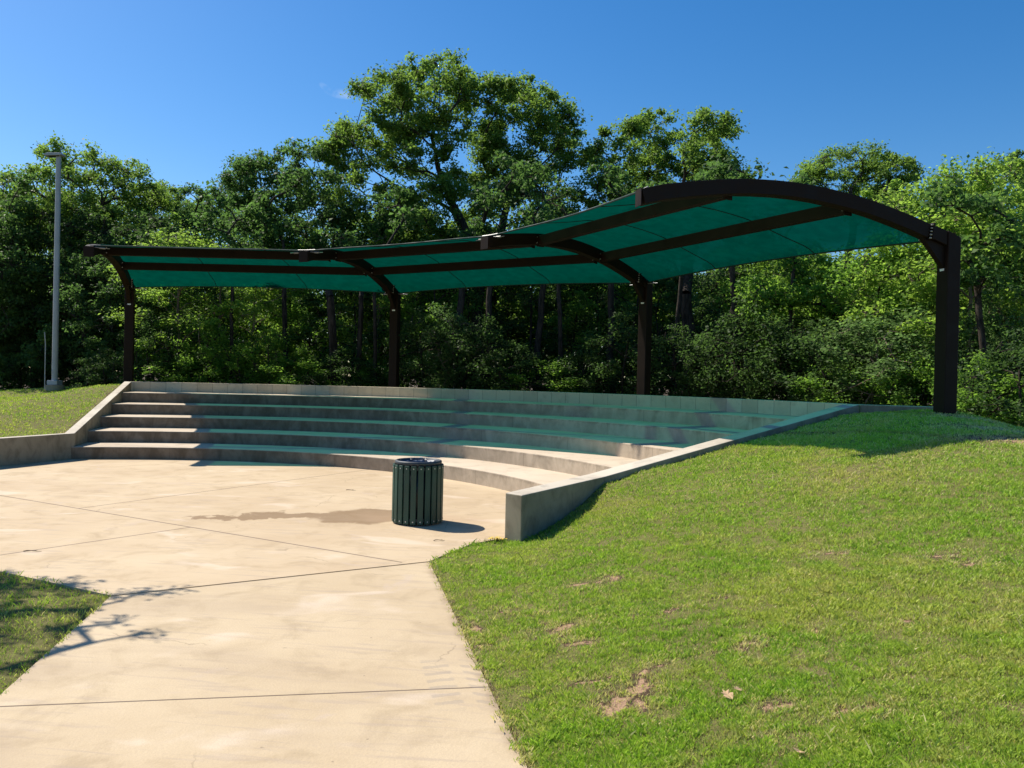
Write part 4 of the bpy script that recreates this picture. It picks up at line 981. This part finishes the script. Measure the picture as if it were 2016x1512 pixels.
# ------------------------------------------------------------------ camera, light, world
c,s=cos(roll_),sin(roll_);cpp,spp=cos(pit_),sin(pit_)
from mathutils import Matrix,Vector
r0=Vector((1,0,0));u0=Vector((0,-spp,cpp));fw=Vector((0,cpp,spp))
rt=r0*c+u0*s;uu=u0*c-r0*s
cam=bpy.data.cameras.new('camera');co=bpy.data.objects.new('camera',cam);COL.objects.link(co)
m=Matrix((( rt.x,uu.x,-fw.x,0),(rt.y,uu.y,-fw.y,0),(rt.z,uu.z,-fw.z,CAM_H),(0,0,0,1)));co.matrix_world=m
cam.lens=f_/2016*36;cam.sensor_width=36;cam.clip_end=2000;cam.clip_start=.05
S.camera=co
sd=Vector(SUNV).normalized()
sl_=bpy.data.lights.new('sun','SUN');sl_.energy=5.0;sl_.angle=radians(.53);sl_.color=(1,.925,.81)
so=bpy.data.objects.new('sun',sl_);COL.objects.link(so);so.rotation_euler=sd.to_track_quat('Z','Y').to_euler();so.location=(-20,20,30)
w=bpy.data.worlds.new('World');S.world=w;w.use_nodes=True;nt=w.node_tree;nt.nodes.clear()
wo=nt.nodes.new('ShaderNodeOutputWorld');bg=nt.nodes.new('ShaderNodeBackground');sk=nt.nodes.new('ShaderNodeTexSky')
sk.sky_type='NISHITA';sk.sun_disc=False;sk.sun_elevation=math.asin(sd.z);sk.sun_rotation=atan2(sd.x,sd.y);sk.altitude=100;sk.air_density=1.0;sk.dust_density=.5;sk.ozone_density=3.0
bg.inputs[1].default_value=.100
# a wisp of cloud in the sky
tc=nt.nodes.new('ShaderNodeTexCoord')
def wn(op,a,b=None,c_=None):
    n=nt.nodes.new('ShaderNodeMath');n.operation=op
    for i,v in enumerate((a,b,c_)):
        if v is None: continue
        if isinstance(v,(int,float)): n.inputs[i].default_value=v
        else: nt.links.new(v,n.inputs[i])
    return n.outputs[0]
def wisp(px,py,rx,ry,amp):
    d=at(px,py,1.)-np.array([0,0,CAM_H]);d=d/np.linalg.norm(d)
    v=nt.nodes.new('ShaderNodeVectorMath');v.operation='SUBTRACT';nt.links.new(tc.outputs['Generated'],v.inputs[0]);v.inputs[1].default_value=tuple(d)
    sx=nt.nodes.new('ShaderNodeSeparateXYZ');nt.links.new(v.outputs[0],sx.inputs[0])
    q=wn('ADD',wn('POWER',wn('ABSOLUTE',wn('DIVIDE',wn('MULTIPLY_ADD',sx.outputs[2],.8,sx.outputs[0]),rx)),2.),wn('POWER',wn('ABSOLUTE',wn('DIVIDE',sx.outputs[2],ry)),2.))
    q=wn('ADD',q,wn('MULTIPLY',wn('ABSOLUTE',sx.outputs[1]),6.))
    return wn('MULTIPLY',wn('MAXIMUM',wn('SUBTRACT',1.,q),0.),amp)
nz=nt.nodes.new('ShaderNodeTexNoise');nt.links.new(tc.outputs['Generated'],nz.inputs[0]);nz.inputs['Scale'].default_value=60;nz.inputs['Detail'].default_value=5
ms=wn('MULTIPLY',wn('ADD',wisp(668,184,.017,.006,.55),wisp(640,172,.006,.005,.3)),wn('MAXIMUM',wn('MULTIPLY_ADD',nz.outputs['Fac'],3.,-1.),0.))
mx=nt.nodes.new('ShaderNodeMix');mx.data_type='RGBA';nt.links.new(wn('MINIMUM',ms,.8),mx.inputs[0]);nt.links.new(sk.outputs[0],mx.inputs[6]);mx.inputs[7].default_value=(6,6.6,7.6,1)
hs=nt.nodes.new('ShaderNodeHueSaturation');hs.inputs['Hue'].default_value=.502;hs.inputs['Saturation'].default_value=1.38;nt.links.new(mx.outputs[2],hs.inputs['Color'])
nt.links.new(hs.outputs[0],bg.inputs[0]);nt.links.new(bg.outputs[0],wo.inputs[0])
S.view_settings.view_transform='Standard';S.view_settings.look='None';S.view_settings.gamma=1;S.view_settings.exposure=.50
S.cycles.max_bounces=8;S.cycles.transparent_max_bounces=16;S.cycles.diffuse_bounces=4;S.cycles.sample_clamp_indirect=6
S.cycles.use_denoising=True
